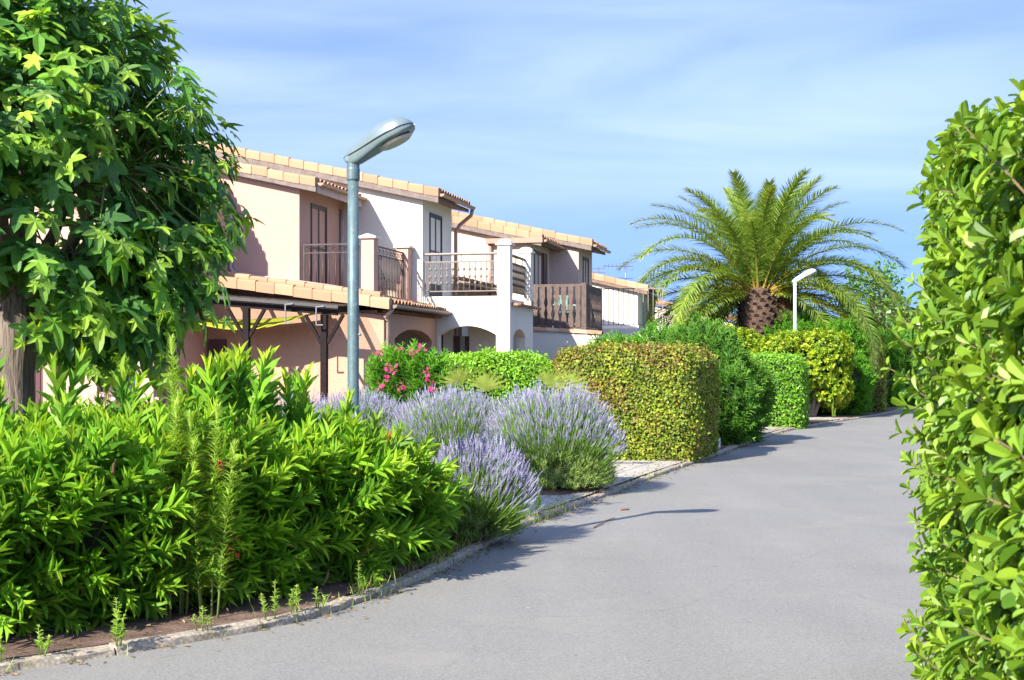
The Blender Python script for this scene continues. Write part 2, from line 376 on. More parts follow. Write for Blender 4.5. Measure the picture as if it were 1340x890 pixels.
def road_mat():
    m, nt = new_mat('aged asphalt'); lk = nt.links.new
    g = N(nt, 'ShaderNodeNewGeometry'); P = g.outputs['Position']
    big = N(nt, 'ShaderNodeTexNoise', i_Scale=.35, i_Detail=5.0, i_Roughness=.55, i_Distortion=.8); lk(P, big.inputs['Vector'])
    r = ramp(nt, [(.3, (.205,.200,.190)), (.5, (.220,.214,.202)), (.7, (.234,.227,.212))]); lk(big.outputs['Fac'], r.inputs[0])
    # paver lane streaks running with the road
    mp = N(nt, 'ShaderNodeMapping'); mp.inputs['Rotation'].default_value = (0, 0, math.radians(17)); mp.inputs['Scale'].default_value = (1.6, .12, 1); lk(P, mp.inputs[0])
    s = N(nt, 'ShaderNodeTexNoise', i_Scale=1.0, i_Detail=4.0); lk(mp.outputs[0], s.inputs['Vector'])
    sm = N(nt, 'ShaderNodeMapRange', i_From_Min=.35, i_From_Max=.65, i_To_Min=.965, i_To_Max=1.035); lk(s.outputs['Fac'], sm.inputs[0])
    # chips of aggregate
    vo = N(nt, 'ShaderNodeTexVoronoi', i_Scale=150.0); lk(P, vo.inputs['Vector'])
    vm = N(nt, 'ShaderNodeMapRange', i_From_Min=0, i_From_Max=.75, i_To_Min=1.06, i_To_Max=.92); lk(vo.outputs['Distance'], vm.inputs[0])
    fi = N(nt, 'ShaderNodeTexNoise', i_Scale=85.0, i_Detail=4.0, i_Roughness=.8); lk(P, fi.inputs['Vector'])
    fm = N(nt, 'ShaderNodeMapRange', i_From_Min=.3, i_From_Max=.7, i_To_Min=.62, i_To_Max=1.38); lk(fi.outputs['Fac'], fm.inputs[0])
    a = N(nt, 'ShaderNodeMath', operation='MULTIPLY'); lk(sm.outputs[0], a.inputs[0]); lk(vm.outputs[0], a.inputs[1])
    a2 = N(nt, 'ShaderNodeMath', operation='MULTIPLY'); lk(a.outputs[0], a2.inputs[0]); lk(fm.outputs[0], a2.inputs[1])
    mu = N(nt, 'ShaderNodeMix', data_type='RGBA', blend_type='MULTIPLY', i_0=1.0); lk(r.outputs[0], mu.inputs[6]); lk(a2.outputs[0], mu.inputs[7])
    # dusty pale stains and a few dark oily ones
    d = N(nt, 'ShaderNodeTexNoise', i_Scale=.9, i_Detail=8.0, i_Roughness=.7); lk(P, d.inputs['Vector'])
    dm = N(nt, 'ShaderNodeMapRange', i_From_Min=.52, i_From_Max=.75, i_To_Max=.6); lk(d.outputs['Fac'], dm.inputs[0])
    mx = N(nt, 'ShaderNodeMix', data_type='RGBA'); lk(dm.outputs[0], mx.inputs[0]); lk(mu.outputs[2], mx.inputs[6]); mx.inputs[7].default_value = (.268,.25,.218,1)
    d2 = N(nt, 'ShaderNodeTexNoise', i_Scale=1.7, i_Detail=6.0, i_Roughness=.6, i_Distortion=1.5); lk(P, d2.inputs['Vector'])
    dm2 = N(nt, 'ShaderNodeMapRange', i_From_Min=.66, i_From_Max=.8, i_To_Max=.3); lk(d2.outputs['Fac'], dm2.inputs[0])
    mx2 = N(nt, 'ShaderNodeMix', data_type='RGBA'); lk(dm2.outputs[0], mx2.inputs[0]); lk(mx.outputs[2], mx2.inputs[6]); mx2.inputs[7].default_value = (.15,.15,.15,1)
    # hairline cracks
    mc = N(nt, 'ShaderNodeMapping'); mc.inputs['Scale'].default_value = (.30, .34, 1); lk(P, mc.inputs[0])
    wn = N(nt, 'ShaderNodeTexNoise', i_Scale=1.6, i_Detail=5.0); lk(mc.outputs[0], wn.inputs['Vector'])
    av = N(nt, 'ShaderNodeMix', data_type='RGBA', blend_type='ADD', i_0=.35); lk(mc.outputs[0], av.inputs[6]); lk(wn.outputs['Color'], av.inputs[7])
    cv = N(nt, 'ShaderNodeTexVoronoi', feature='DISTANCE_TO_EDGE', i_Scale=1.0); lk(av.outputs[2], cv.inputs['Vector'])
    cm = N(nt, 'ShaderNodeMapRange', i_From_Min=.0, i_From_Max=.0035, i_To_Min=.28, i_To_Max=0); lk(cv.outputs['Distance'], cm.inputs[0])
    mx3 = N(nt, 'ShaderNodeMix', data_type='RGBA'); lk(cm.outputs[0], mx3.inputs[0]); lk(mx2.outputs[2], mx3.inputs[6]); mx3.inputs[7].default_value = (.13,.125,.12,1)
    # scattered pale chips and dark specks
    sv = N(nt, 'ShaderNodeTexVoronoi', i_Scale=8.0); lk(P, sv.inputs['Vector'])
    sr = N(nt, 'ShaderNodeSeparateColor'); lk(sv.outputs['Color'], sr.inputs[0])
    rad_ = N(nt, 'ShaderNodeMath', operation='MULTIPLY', i_1=.11); lk(sr.outputs[0], rad_.inputs[0])
    ins = N(nt, 'ShaderNodeMath', operation='LESS_THAN'); lk(sv.outputs['Distance'], ins.inputs[0]); lk(rad_.outputs[0], ins.inputs[1])
    pick = N(nt, 'ShaderNodeMath', operation='GREATER_THAN', i_1=.55); lk(sr.outputs[1], pick.inputs[0])
    am = N(nt, 'ShaderNodeMath', operation='MULTIPLY'); lk(ins.outputs[0], am.inputs[0]); lk(pick.outputs[0], am.inputs[1])
    cc = ramp(nt, [(0, (.10,.095,.09)), (.45, (.12,.11,.10)), (.5, (.34,.32,.29)), (1, (.45,.42,.38))]); lk(sr.outputs[2], cc.inputs[0])
    mx4 = N(nt, 'ShaderNodeMix', data_type='RGBA'); lk(am.outputs[0], mx4.inputs[0]); lk(mx3.outputs[2], mx4.inputs[6]); lk(cc.outputs[0], mx4.inputs[7])
    mx3 = mx4
    p = N(nt, 'ShaderNodeBsdfPrincipled', i_Roughness=.88); p.inputs['Specular IOR Level'].default_value = .25
    lk(mx3.outputs[2], p.inputs['Base Color'])
    b = N(nt, 'ShaderNodeBump', i_Strength=.25, i_Distance=.003); lk(vo.outputs['Distance'], b.inputs['Height']); lk(b.outputs[0], p.inputs['Normal'])
    o = N(nt, 'ShaderNodeOutputMaterial'); lk(p.outputs[0], o.inputs[0])
    return m
M['road'] = road_mat()

def ground_mat(name, cols, scale, bump=.6, grit=60.0):
    m, nt = new_mat(name); lk = nt.links.new
    g = N(nt, 'ShaderNodeNewGeometry'); P = g.outputs['Position']
    n1 = N(nt, 'ShaderNodeTexNoise', i_Scale=scale, i_Detail=8.0, i_Roughness=.65); lk(P, n1.inputs['Vector'])
    r = ramp(nt, cols); lk(n1.outputs['Fac'], r.inputs[0])
    n2 = N(nt, 'ShaderNodeTexVoronoi', i_Scale=grit); lk(P, n2.inputs['Vector'])
    mr = N(nt, 'ShaderNodeMapRange', i_From_Max=.7, i_To_Min=1.2, i_To_Max=.65); lk(n2.outputs['Distance'], mr.inputs[0])
    mu = N(nt, 'ShaderNodeMix', data_type='RGBA', blend_type='MULTIPLY', i_0=1.0); lk(r.outputs[0], mu.inputs[6]); lk(mr.outputs[0], mu.inputs[7])
    p = N(nt, 'ShaderNodeBsdfPrincipled', i_Roughness=.95); p.inputs['Specular IOR Level'].default_value = .15
    lk(mu.outputs[2], p.inputs['Base Color'])
    b = N(nt, 'ShaderNodeBump', i_Strength=bump, i_Distance=.03); lk(n1.outputs['Fac'], b.inputs['Height']); lk(b.outputs[0], p.inputs['Normal'])
    o = N(nt, 'ShaderNodeOutputMaterial'); lk(p.outputs[0], o.inputs[0])
    return m
M['soil'] = ground_mat('brown garden soil', [(.3, (.10,.065,.05)), (.55, (.19,.125,.10)), (.75, (.27,.19,.15))], 5.0)
M['land'] = ground_mat('dry grassland', [(.3, (.06,.085,.025)), (.55, (.11,.13,.045)), (.75, (.20,.17,.09))], 1.5)
M['kerb'] = ground_mat('worn kerb concrete', [(.28, (.30,.25,.19)), (.5, (.43,.37,.295)), (.75, (.52,.46,.38))], 7.0, .4, 45)

def paving_mat():
    m, nt = new_mat('paving slabs'); lk = nt.links.new
    g = N(nt, 'ShaderNodeNewGeometry'); P = g.outputs['Position']
    mp = N(nt, 'ShaderNodeMapping'); mp.inputs['Rotation'].default_value = (0, 0, math.radians(17.5)); lk(P, mp.inputs[0])
    br = N(nt, 'ShaderNodeTexBrick', i_Scale=1.0, offset=0.0); lk(mp.outputs[0], br.inputs['Vector'])
    br.inputs['Color1'].default_value = (.37,.34,.295,1); br.inputs['Color2'].default_value = (.42,.385,.335,1); br.inputs['Mortar'].default_value = (.17,.145,.12,1)
    br.inputs['Mortar Size'].default_value = .012; br.inputs['Brick Width'].default_value = .5; br.inputs['Row Height'].default_value = .5
    n1 = N(nt, 'ShaderNodeTexNoise', i_Scale=4.0, i_Detail=8.0, i_Roughness=.65); lk(P, n1.inputs['Vector'])
    mr = N(nt, 'ShaderNodeMapRange', i_From_Min=.3, i_From_Max=.7, i_To_Min=.78, i_To_Max=1.15); lk(n1.outputs['Fac'], mr.inputs[0])
    mu = N(nt, 'ShaderNodeMix', data_type='RGBA', blend_type='MULTIPLY', i_0=1.0); lk(br.outputs[0], mu.inputs[6]); lk(mr.outputs[0], mu.inputs[7])
    p = N(nt, 'ShaderNodeBsdfPrincipled', i_Roughness=.9); lk(mu.outputs[2], p.inputs['Base Color'])
    b = N(nt, 'ShaderNodeBump', i_Strength=.4, i_Distance=.01); lk(br.outputs['Fac'], b.inputs['Height']); b.invert = True; lk(b.outputs[0], p.inputs['Normal'])
    o = N(nt, 'ShaderNodeOutputMaterial'); lk(p.outputs[0], o.inputs[0])
    return m
M['paving'] = paving_mat()

# ------------------------------------------------------------------ world, sun, camera
SUN = Vector((-.875, -1.25, 1.0)).normalized()
def make_world():
    w = bpy.data.worlds.new('World'); SC.world = w; w.use_nodes = True
    nt = w.node_tree; lk = nt.links.new
    for n in list(nt.nodes): nt.nodes.remove(n)
    el = math.asin(SUN.z); rot = math.atan2(SUN.x, SUN.y)
    tc = N(nt, 'ShaderNodeTexCoord')
    # look a little higher into the sky than the view ray: deeper blue near the horizon
    add = N(nt, 'ShaderNodeVectorMath', operation='ADD'); lk(tc.outputs['Generated'], add.inputs[0]); add.inputs[1].default_value = (0, 0, .38)
    no = N(nt, 'ShaderNodeVectorMath', operation='NORMALIZE'); lk(add.outputs[0], no.inputs[0])
    sky = N(nt, 'ShaderNodeTexSky', sky_type='NISHITA', sun_disc=False)
    sky.sun_elevation = el; sky.sun_rotation = rot
    sky.air_density = 1.0; sky.dust_density = .6; sky.ozone_density = 2.5
    lk(no.outputs[0], sky.inputs['Vector'])
    # clouds: thin cirrus veils, stretched along the horizon
    sep = N(nt, 'ShaderNodeSeparateXYZ'); lk(tc.outputs['Generated'], sep.inputs[0])
    mp = N(nt, 'ShaderNodeMapping'); mp.inputs['Scale'].default_value = (1.0, 1.0, 7.0); mp.inputs['Rotation'].default_value = (0, math.radians(8), 0)
    mp.inputs['Location'].default_value = (.35, .2, .55)
    lk(tc.outputs['Generated'], mp.inputs[0])
    cn = N(nt, 'ShaderNodeTexNoise', i_Scale=1.9, i_Detail=5.0, i_Roughness=.5, i_Distortion=.5); lk(mp.outputs[0], cn.inputs['Vector'])
    cm = N(nt, 'ShaderNodeMapRange', interpolation_type='SMOOTHSTEP', i_From_Min=.25, i_From_Max=.85, i_To_Min=.06, i_To_Max=.44); lk(cn.outputs['Fac'], cm.inputs[0])
    er = N(nt, 'ShaderNodeMapRange', interpolation_type='SMOOTHSTEP', i_From_Min=.02, i_From_Max=.20, i_To_Min=.25, i_To_Max=1.0); lk(sep.outputs[2], er.inputs[0])
    cf = N(nt, 'ShaderNodeMath', operation='MULTIPLY'); lk(cm.outputs[0], cf.inputs[0]); lk(er.outputs[0], cf.inputs[1])
    tint = N(nt, 'ShaderNodeMix', data_type='RGBA', blend_type='MULTIPLY', i_0=1.0); lk(sky.outputs[0], tint.inputs[6]); tint.inputs[7].default_value = (.82, .92, 1.16, 1)
    mx = N(nt, 'ShaderNodeMix', data_type='RGBA'); lk(cf.outputs[0], mx.inputs[0]); lk(tint.outputs[2], mx.inputs[6]); mx.inputs[7].default_value = (4.7, 5.4, 7.3, 1)
    bg = N(nt, 'ShaderNodeBackground', i_Strength=.12); lk(mx.outputs[2], bg.inputs[0])
    o = N(nt, 'ShaderNodeOutputWorld'); lk(bg.outputs[0], o.inputs[0])
make_world()
ld = bpy.data.lights.new('sun', 'SUN'); ld.energy = 4.8; ld.angle = math.radians(.55); ld.color = (1.0, .94, .82)
lo = bpy.data.objects.new('sun', ld); COL.objects.link(lo); lo.location = (-20, -16, 30)
lo.rotation_euler = (-SUN).to_track_quat('-Z', 'Y').to_euler()

cd = bpy.data.cameras.new('camera'); cam = bpy.data.objects.new('camera', cd); COL.objects.link(cam)
cam.location = (0, 0, 1.6); cam.rotation_euler = (math.radians(90), 0, 0)
cd.sensor_width = 36; cd.lens = 36 * 1800 / 1340; cd.shift_y = 35 / 1340
cd.clip_start = .05; cd.clip_end = 5000
cd.dof.use_dof = True; cd.dof.focus_distance = 20; cd.dof.aperture_fstop = 11
SC.camera = cam
SC.view_settings.view_transform = 'Standard'; SC.view_settings.look = 'None'
SC.view_settings.exposure = 1.3; SC.view_settings.gamma = 1
SC.view_settings.use_curve_mapping = False
SC.cycles.use_denoising = True
SC.cycles.max_bounces = 7; SC.cycles.diffuse_bounces = 4; SC.cycles.transmission_bounces = 4; SC.cycles.transparent_max_bounces = 8
SC.cycles.sample_clamp_indirect = 8

# ------------------------------------------------------------------ leaf templates (length +Y, width X, face +Z)
def tmpl(v, f):
    return (np.array(v, float), np.array([i for q in f for i in q]), np.array([len(q) for q in f]))
def blade(w1, y1, w2, y2, fold=.12, droop=.16, tipy=1.0):
    h = lambda y: -droop * y * y
    v = [(0, 0, 0), (-w1/2, y1, h(y1)+fold*w1), (0, y1, h(y1)), (w1/2, y1, h(y1)+fold*w1),
         (-w2/2, y2, h(y2)+fold*w2), (0, y2, h(y2)), (w2/2, y2, h(y2)+fold*w2), (0, tipy, h(1))]
    return tmpl(v, [(0,2,1), (0,3,2), (1,2,5,4), (2,3,6,5), (4,5,7), (5,6,7)])
T_LANCE = blade(.9, .32, .74, .66, .16, .07)
T_LANCE2 = blade(.9, .35, .7, .7, .18, .02)
def blade3(ws, ys, fold=.14, droop=.14):
    h = lambda y: -droop*y*y
    v = [(0, 0, 0)]
    for w, y in zip(ws, ys):
        v += [(-w/2, y, h(y)+fold*w), (0, y, h(y)), (w/2, y, h(y)+fold*w)]
    v.append((0, 1, h(1))); n = len(ws); e = len(v)-1
    f = [(0, 2, 1), (0, 3, 2)]
    for i in range(n-1):
        a = 1+3*i; f += [(a, a+1, a+4, a+3), (a+1, a+2, a+5, a+4)]
    a = 1+3*(n-1); f += [(a, a+1, e), (a+1, a+2, e)]
    return tmpl(v, f)
T_OBOV = blade3((.30, .74, 1.0, .78), (.14, .42, .72, .92))
T_OVAL = blade(.85, .30, .9, .62, .14, .15)
T_DIAM = tmpl([(0,0,0), (-.5,.5,.06), (.5,.5,.06), (0,1,-.05)], [(0,2,1), (1,2,3)])
T_NEEDLE = tmpl([(-.5,0,0), (.5,0,0), (.35,.55,.03), (-.35,.55,.03), (0,1,-.06)], [(0,1,2,3), (3,2,4)])
def palmate():
    lobes = [(-118, .42, .2), (-62, .72, .2), (0, 1.0, .2), (62, .72, .2), (118, .42, .2)]
    out = []
    for k, (a, r, w) in enumerate(lobes):
        for da, rr in ((-17, .60), (-9, .80), (0, 1.0), (9, .80), (17, .60)):
            an = math.radians(a + da * (1.0 if r > .5 else 1.25))
            out.append((math.sin(an)*r*rr, .16 + math.cos(an)*r*rr*.9))
        if k < 4:
            b = math.radians((a + lobes[k+1][0]) / 2); q = .26 if abs(b) > 1 else .34
            out.append((math.sin(b)*q, .16 + math.cos(b)*q*.9))
    v = [(0, .16, .02)] + [(x, y, -.10*(x*x*1.3 + max(0, y-.2)**2*1.2) + .05*abs(math.sin(3*math.atan2(x, y-.16)))) for x, y in out] + [(0, 0, 0)]
    n = len(out)
    f = [(0, i+1, i) for i in range(1, n)] + [(0, n+1, n), (0, 1, n+1)]
    return tmpl(v, f)
T_PALM = palmate()
T_PALM_ = (T_PALM[0] * np.array([1.0, 1.0, 1.0]), T_PALM[1], T_PALM[2])
def spike_t():
    v = []; f = []
    for j, (y, w, h) in enumerate(((.0, .8, .24), (.2, 1.0, .24), (.42, .95, .22), (.62, .8, .2), (.8, .55, .2))):
        for a in (0, PI/2):
            c, s = math.cos(a)*w/2, math.sin(a)*w/2
            b = len(v)
            v += [(0, y-.02, 0), (c, y+h*.55, s), (0, y+h, 0), (-c, y+h*.55, -s)]
            f.append((b, b+1, b+2, b+3))
    return tmpl(v, f)
T_SPIKE = spike_t()
def flower_t():
    v = []; f = []
    for k in range(5):
        a = 2*PI*k/5
        d = lambda r, da, z: (math.sin(a+da)*r, math.cos(a+da)*r, z)
        b = len(v)
        v += [(0,0,0), d(.75, -.45, .22), d(1.0, 0, .2), d(.75, .45, .22)]
        f.append((b, b+1, b+2, b+3))
    return tmpl(v, f)
T_FLOWER = flower_t()
T_BALL = tmpl([(0,0,1),(1,0,0),(0,1,0),(-1,0,0),(0,-1,0),(0,0,-1)], [(0,1,2),(0,2,3),(0,3,4),(0,4,1),(5,2,1),(5,3,2),(5,4,3),(5,1,4)])

# ------------------------------------------------------------------ foliage generators
class Lump:
    """a rounded box / ellipsoid standing in the world; rz turns it about z"""
    def __init__(self, c, h, e=2.5, rz=0.0, bump=.06, freq=3.0, lean=0.0):
        self.c = np.array(c, float); self.h = np.array(h, float); self.e = e; self.rz = rz; self.bump = bump; self.freq = freq
        self.ph = RNG.uniform(0, 6, 6)
        cs, sn = math.cos(rz), math.sin(rz)
        self.R = np.array([[cs, -sn, 0], [sn, cs, 0], [0, 0, 1.0]])
    def bumps(self, w):
        p = self.ph; q = w * self.h * self.freq
        return 1 + self.bump * (np.sin(q[:,0]*1.0+p[0]+1.3*q[:,2]) + np.sin(q[:,1]*1.3+p[1]-q[:,0]*.6) + np.sin(q[:,2]*1.7+p[2]+q[:,1])) / 1.8
    def radial(self, w):
        s = np.abs(w / self.h)
        return (s**self.e).sum(1)**(-1/self.e) * self.bumps(w)
    def sample(self, n, zmin=0.02):
        w = nrm(RNG.normal(size=(n*8, 3)))
        R = self.radial(w)
        g = nrm(np.sign(w) * (np.abs(w/self.h)+1e-6)**(self.e-1) / self.h)
        wt = R*R / np.clip((g*w).sum(1), .15, 1)
        P = w * R[:, None]
        wt = np.where(P[:,2] + self.c[2] > zmin, wt, 0)
        k = RNG.choice(len(w), n, p=wt/wt.sum())
        return P[k] @ self.R.T + self.c, g[k] @ self.R.T
    def inside(self, P, k=.93):
        q = (P - self.c) @ self.R
        r = np.linalg.norm(q, axis=1); w = q / np.maximum(r, 1e-9)[:, None]
        return r < self.radial(w) * k
    def area(self):
        a, b, c = self.h
        p = 1.6
        ell = 4*PI*(((a*b)**p + (a*c)**p + (b*c)**p)/3)**(1/p)
        return ell * (1 + .5*min(1, max(0, (self.e-2)/6)))
    def core(self, mb, k=.86, nu=26, nv=14):  # solid dark mass added behind the leaves so nothing shows through
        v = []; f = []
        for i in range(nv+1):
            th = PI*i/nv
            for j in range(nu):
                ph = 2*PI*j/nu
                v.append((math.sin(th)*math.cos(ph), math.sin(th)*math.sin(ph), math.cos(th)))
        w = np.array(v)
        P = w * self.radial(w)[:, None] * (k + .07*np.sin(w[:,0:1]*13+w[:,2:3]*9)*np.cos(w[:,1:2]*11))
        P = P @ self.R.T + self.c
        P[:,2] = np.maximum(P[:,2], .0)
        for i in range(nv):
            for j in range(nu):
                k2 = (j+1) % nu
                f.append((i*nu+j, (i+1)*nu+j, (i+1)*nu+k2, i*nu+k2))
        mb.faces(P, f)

def sample_lumps(lumps, dens, zmin=.02):
    Ps, Gs = [], []
    for L in lumps:
        n = int(L.area()*dens)
        P, G = L.sample(n, zmin)
        keep = np.ones(len(P), bool)
        for O in lumps:
            if O is not L: keep &= ~O.inside(P)
        Ps.append(P[keep]); Gs.append(G[keep])
    return np.concatenate(Ps), np.concatenate(Gs)

def rand_dirs(n): return nrm(RNG.normal(size=(n, 3)))

def shoots(mb, P, A, slen, nwh, per, ll, lw, a0, a1, t, young=.6, stems=None, srad=.0025, jit=.25, ylo=.0, droop=0.0, szr=(.68, 1.18)):
    """whorled leafy shoots: base points P, axes A"""
    n = len(P); A = nrm(A)
    ref = nrm(np.cross(A, rand_dirs(n))); ref2 = np.cross(A, ref)
    slen = slen * RNG.uniform(.7, 1.25, n); shade = RNG.uniform(0, 1, n)
    for j in range(nwh):
        s = (j + .6) / nwh
        base = P + A * (slen * s)[:, None]
        ang = np.radians(a0 + (a1 - a0) * s)
        for k in range(per):
            phi = 2*PI*k/per + j*PI/per*1.05 + RNG.normal(0, .25, n)
            rad = ref*np.cos(phi)[:,None] + ref2*np.sin(phi)[:,None]
            th = ang + RNG.normal(0, jit*.6, n)
            d = A*np.cos(th)[:,None] + rad*np.sin(th)[:,None]
            d[:,2] -= droop * RNG.uniform(.3, 1.2, n)
            fr = frames(d, A + .15*rand_dirs(n))
            sz = RNG.uniform(szr[0], szr[1], n) * (1 - .35*max(0, s-.65)/.35)
            r = np.clip(.55*shade + .45*RNG.uniform(0, 1, n), 0, 1)
            y = np.clip((s - .55)/.45, 0, 1) * young * RNG.uniform(.2, 1.1, n) + ylo
            mb.inst(t, base, fr, lw*sz, ll*sz, rnd=r, yng=np.clip(y, 0, 1))
    if stems is not None:
        for i in range(n):
            stems.tube([P[i]-A[i]*slen[i]*.5, P[i]+A[i]*slen[i]*.97], [srad*1.5, srad*.7], 3, caps=False)

def blooms(mb, P, G, n_each, spread, size, up=.3):
    n = len(P)
    k = np.repeat(np.arange(n), n_each)
    pos = P[k] + RNG.normal(0, spread, (len(k), 3))
    d = nrm(G[k] + .8*rand_dirs(len(k)) + np.array([0, 0, up]))
    fr = frames(nrm(np.cross(d, rand_dirs(len(k)))), d)
    s = size * RNG.uniform(.7, 1.15, len(k))
    mb.inst(T_FLOWER, pos, fr, s, s, rnd=RNG.uniform(0, 1, len(k)))

def clipped(mb, lumps, dens, ll, lw, t=None, depth=.05, tip=.15, out=.3, topyoung=0.0, zmin=.02, brown=0.0):
    P, G = sample_lumps(lumps, dens, zmin)
    n = len(P)
    P = P + G * RNG.uniform(-depth, depth*.45, n)[:, None]
    d = nrm(G*out + rand_dirs(n) + np.array([0, 0, .15]))
    fr = frames(d, nrm(G + .7*rand_dirs(n)))
    s = RNG.uniform(.65, 1.2, n)
    y = np.where(RNG.uniform(0, 1, n) < tip + topyoung*np.clip(G[:,2], 0, 1), RNG.uniform(.4, 1, n), RNG.uniform(0, .15, n))
    if brown:
        pn = np.sin(P[:,0]*2.1+1.7*P[:,2])*np.sin(P[:,2]*3.1-P[:,1]*1.9+.6) + .5*np.sin(P[:,0]*5.3+P[:,1]*4.1)*np.sin(P[:,2]*6.1)
        y = np.where(RNG.uniform(0, 1, n) < np.clip(pn-.25, 0, .55)*brown, RNG.uniform(.5, 1, n), y)
        P = P + np.where(RNG.uniform(0, 1, n) < .05, RNG.uniform(.02, .11, n), 0)[:,None]*G
    # sprays of neighbouring leaves share a tone
    cl = (np.sin(P[:,0]*9+P[:,2]*5) * np.sin(P[:,2]*8-P[:,1]*7) + 1)/2
    r = np.clip(.35*cl + .65*RNG.uniform(0, 1, n), 0, 1)
    mb.inst(t or T_DIAM, P, fr, lw*s, ll*s, rnd=r, yng=y)

def thing_plant(name, loc, label, cat, group=None):
    return empty(name, loc, 0, label, cat, group)

def finish(root, parts):
    """parts: (name, MB, material) — meshes in world coords re-based on the root"""
    for nm, mb, mat in parts:
        if mb.n: mb.build(nm, mat, root, off=root.location)
    return root

# ------------------------------------------------------------------ ground, road, kerb
def catmull(pts, step=.25):
    P = np.array(pts, float); out = []
    for i in range(len(P)-1):
        p0 = P[max(i-1, 0)]; p1 = P[i]; p2 = P[i+1]; p3 = P[min(i+2, len(P)-1)]
        n = max(2, int(np.linalg.norm(p2-p1)/step))
        for k in range(n):
            t = k/n
            out.append(.5*((2*p1)+(-p0+p2)*t+(2*p0-5*p1+4*p2-p3)*t*t+(-p0+3*p1-3*p2+p3)*t**3))
    out.append(P[-1]); return np.array(out)
def resample(P, n):
    d = np.concatenate([[0], np.cumsum(np.linalg.norm(np.diff(P, axis=0), axis=1))])
    s = np.linspace(0, d[-1], n)
    return np.stack([np.interp(s, d, P[:,0]), np.interp(s, d, P[:,1])], 1)
KPTS = [(-22,-4),(-14,.5),(-8.5,3.4),(-5.2,5.3),(-3.7,6.35),(-2.64,7.18),(-1.97,7.83),(-1.34,8.57),(-1.02,9.3),(-.6,10.6),(.10,13.6),(.86,16.0),(1.98,19.6),(2.98,22.6),(4.2,26.4),(6.55,33.4),(8.9,38.7),(11.0,43),(13.9,49.5),(17.2,57.6),(25,71),(40,92),(62,118)]
KERB = catmull(KPTS)
def kerb_x(y):
    return float(np.interp(y, KERB[:,1], KERB[:,0]))

g = MB(); S_ = 900
g.faces([(-S_,-S_,0),(S_,-S_,0),(S_,S_,0),(-S_,S_,0)], [(0,1,2,3)])
tag(g.build('ground', M['land']), kind='structure')

RIGHT = catmull([(-12,-16),(-3,-9),(.0,-4),(.75,0),(1.55,4),(2.15,6.6),(3.4,9.5),(5.2,14),(6.9,19),(8.6,24),(11.8,33),(15.6,41),(19.8,49),(24.5,58),(33,72),(49,96),(72,124)])
a = resample(KERB, 220); b = resample(RIGHT, 220)
rd = MB(); NS = 10
v = []
for i in range(220):
    for k in range(NS+1):
        s = k/NS; p = a[i]*(1-s)+b[i]*s
        v.append((p[0], p[1], .006 + .035*(1-(2*s-1)**2)*0))
rd.faces(v, [(i*(NS+1)+k, i*(NS+1)+k+1, (i+1)*(NS+1)+k+1, (i+1)*(NS+1)+k) for i in range(219) for k in range(NS)])
tag(rd.build('road', M['road'], smooth=True), kind='structure')

def tang(P):
    return nrm(np.gradient(P, axis=0))
T = tang(KERB); NL = np.stack([-T[:,1], T[:,0]], 1)    # towards the gardens
gd = MB()
A0 = KERB + NL*.10
v = []; m_ = len(KERB)
for i in range(m_): v.append((A0[i,0], A0[i,1], .055))
for i in range(m_): v.append((min(A0[i,0]-70, -80), A0[i,1]+12, .055))
gd.faces(v, [(i, i+1, m_+i+1, m_+i) for i in range(m_-1)])
tag(gd.build('garden_soil', M['soil']), kind='structure')

kb = MB()
prof = [(-.005, .0), (.0, .04), (.016, .052), (.075, .055), (.095, .05), (.10, .0)]
d = np.concatenate([[0], np.cumsum(np.linalg.norm(np.diff(KERB, axis=0), axis=1))])
s = 0.0
while s < d[-1]-1:
    L_ = 1.0; jz = random.uniform(-.006, .005); jx = random.uniform(-.006, .006); v = []; nseg = 5
    for i in range(nseg+1):
        q = s + .008 + (L_-.016)*i/nseg
        x = np.interp(q, d, KERB[:,0]); y = np.interp(q, d, KERB[:,1])
        n2 = nrm(np.array([np.interp(q, d, NL[:,0]), np.interp(q, d, NL[:,1])]))
        for (w, z) in prof:
            w2 = w + jx + (random.uniform(-.008, .008) if z > .03 else 0)
            v.append((x + n2[0]*w2, y + n2[1]*w2, max(0, z + jz + (random.uniform(-.007, .005) if z > .03 else 0))))
    k = len(prof)
    f = [(i*k+j, i*k+j+1, (i+1)*k+j+1, (i+1)*k+j) for i in range(nseg) for j in range(k-1)]
    f += [tuple(range(k)), tuple(nseg*k + j for j in range(k-1, -1, -1))]
    kb.faces(v, f); s += L_
tag(kb.build('kerb', M['kerb']), kind='structure')

def strip(y0, y1, w0, w1, z):
    idx = [i for i in range(m_) if y0 <= KERB[i,1] <= y1]
    v = [(KERB[i,0]+NL[i,0]*w0, KERB[i,1]+NL[i,1]*w0, z) for i in idx] + [(KERB[i,0]+NL[i,0]*w1, KERB[i,1]+NL[i,1]*w1, z) for i in idx]
    n = len(idx)
    return v, [(i, i+1, n+i+1, n+i) for i in range(n-1)]
pv = MB(); pv.faces(*strip(12.7, 25.0, .103, 1.7, .064)); pv.faces(*strip(31.5, 36.5, .103, 1.1, .064)); pv.faces(*strip(39.5, 41.6, .103, 1.6, .064))
tag(pv.build('pavement', M['paving']), kind='structure')

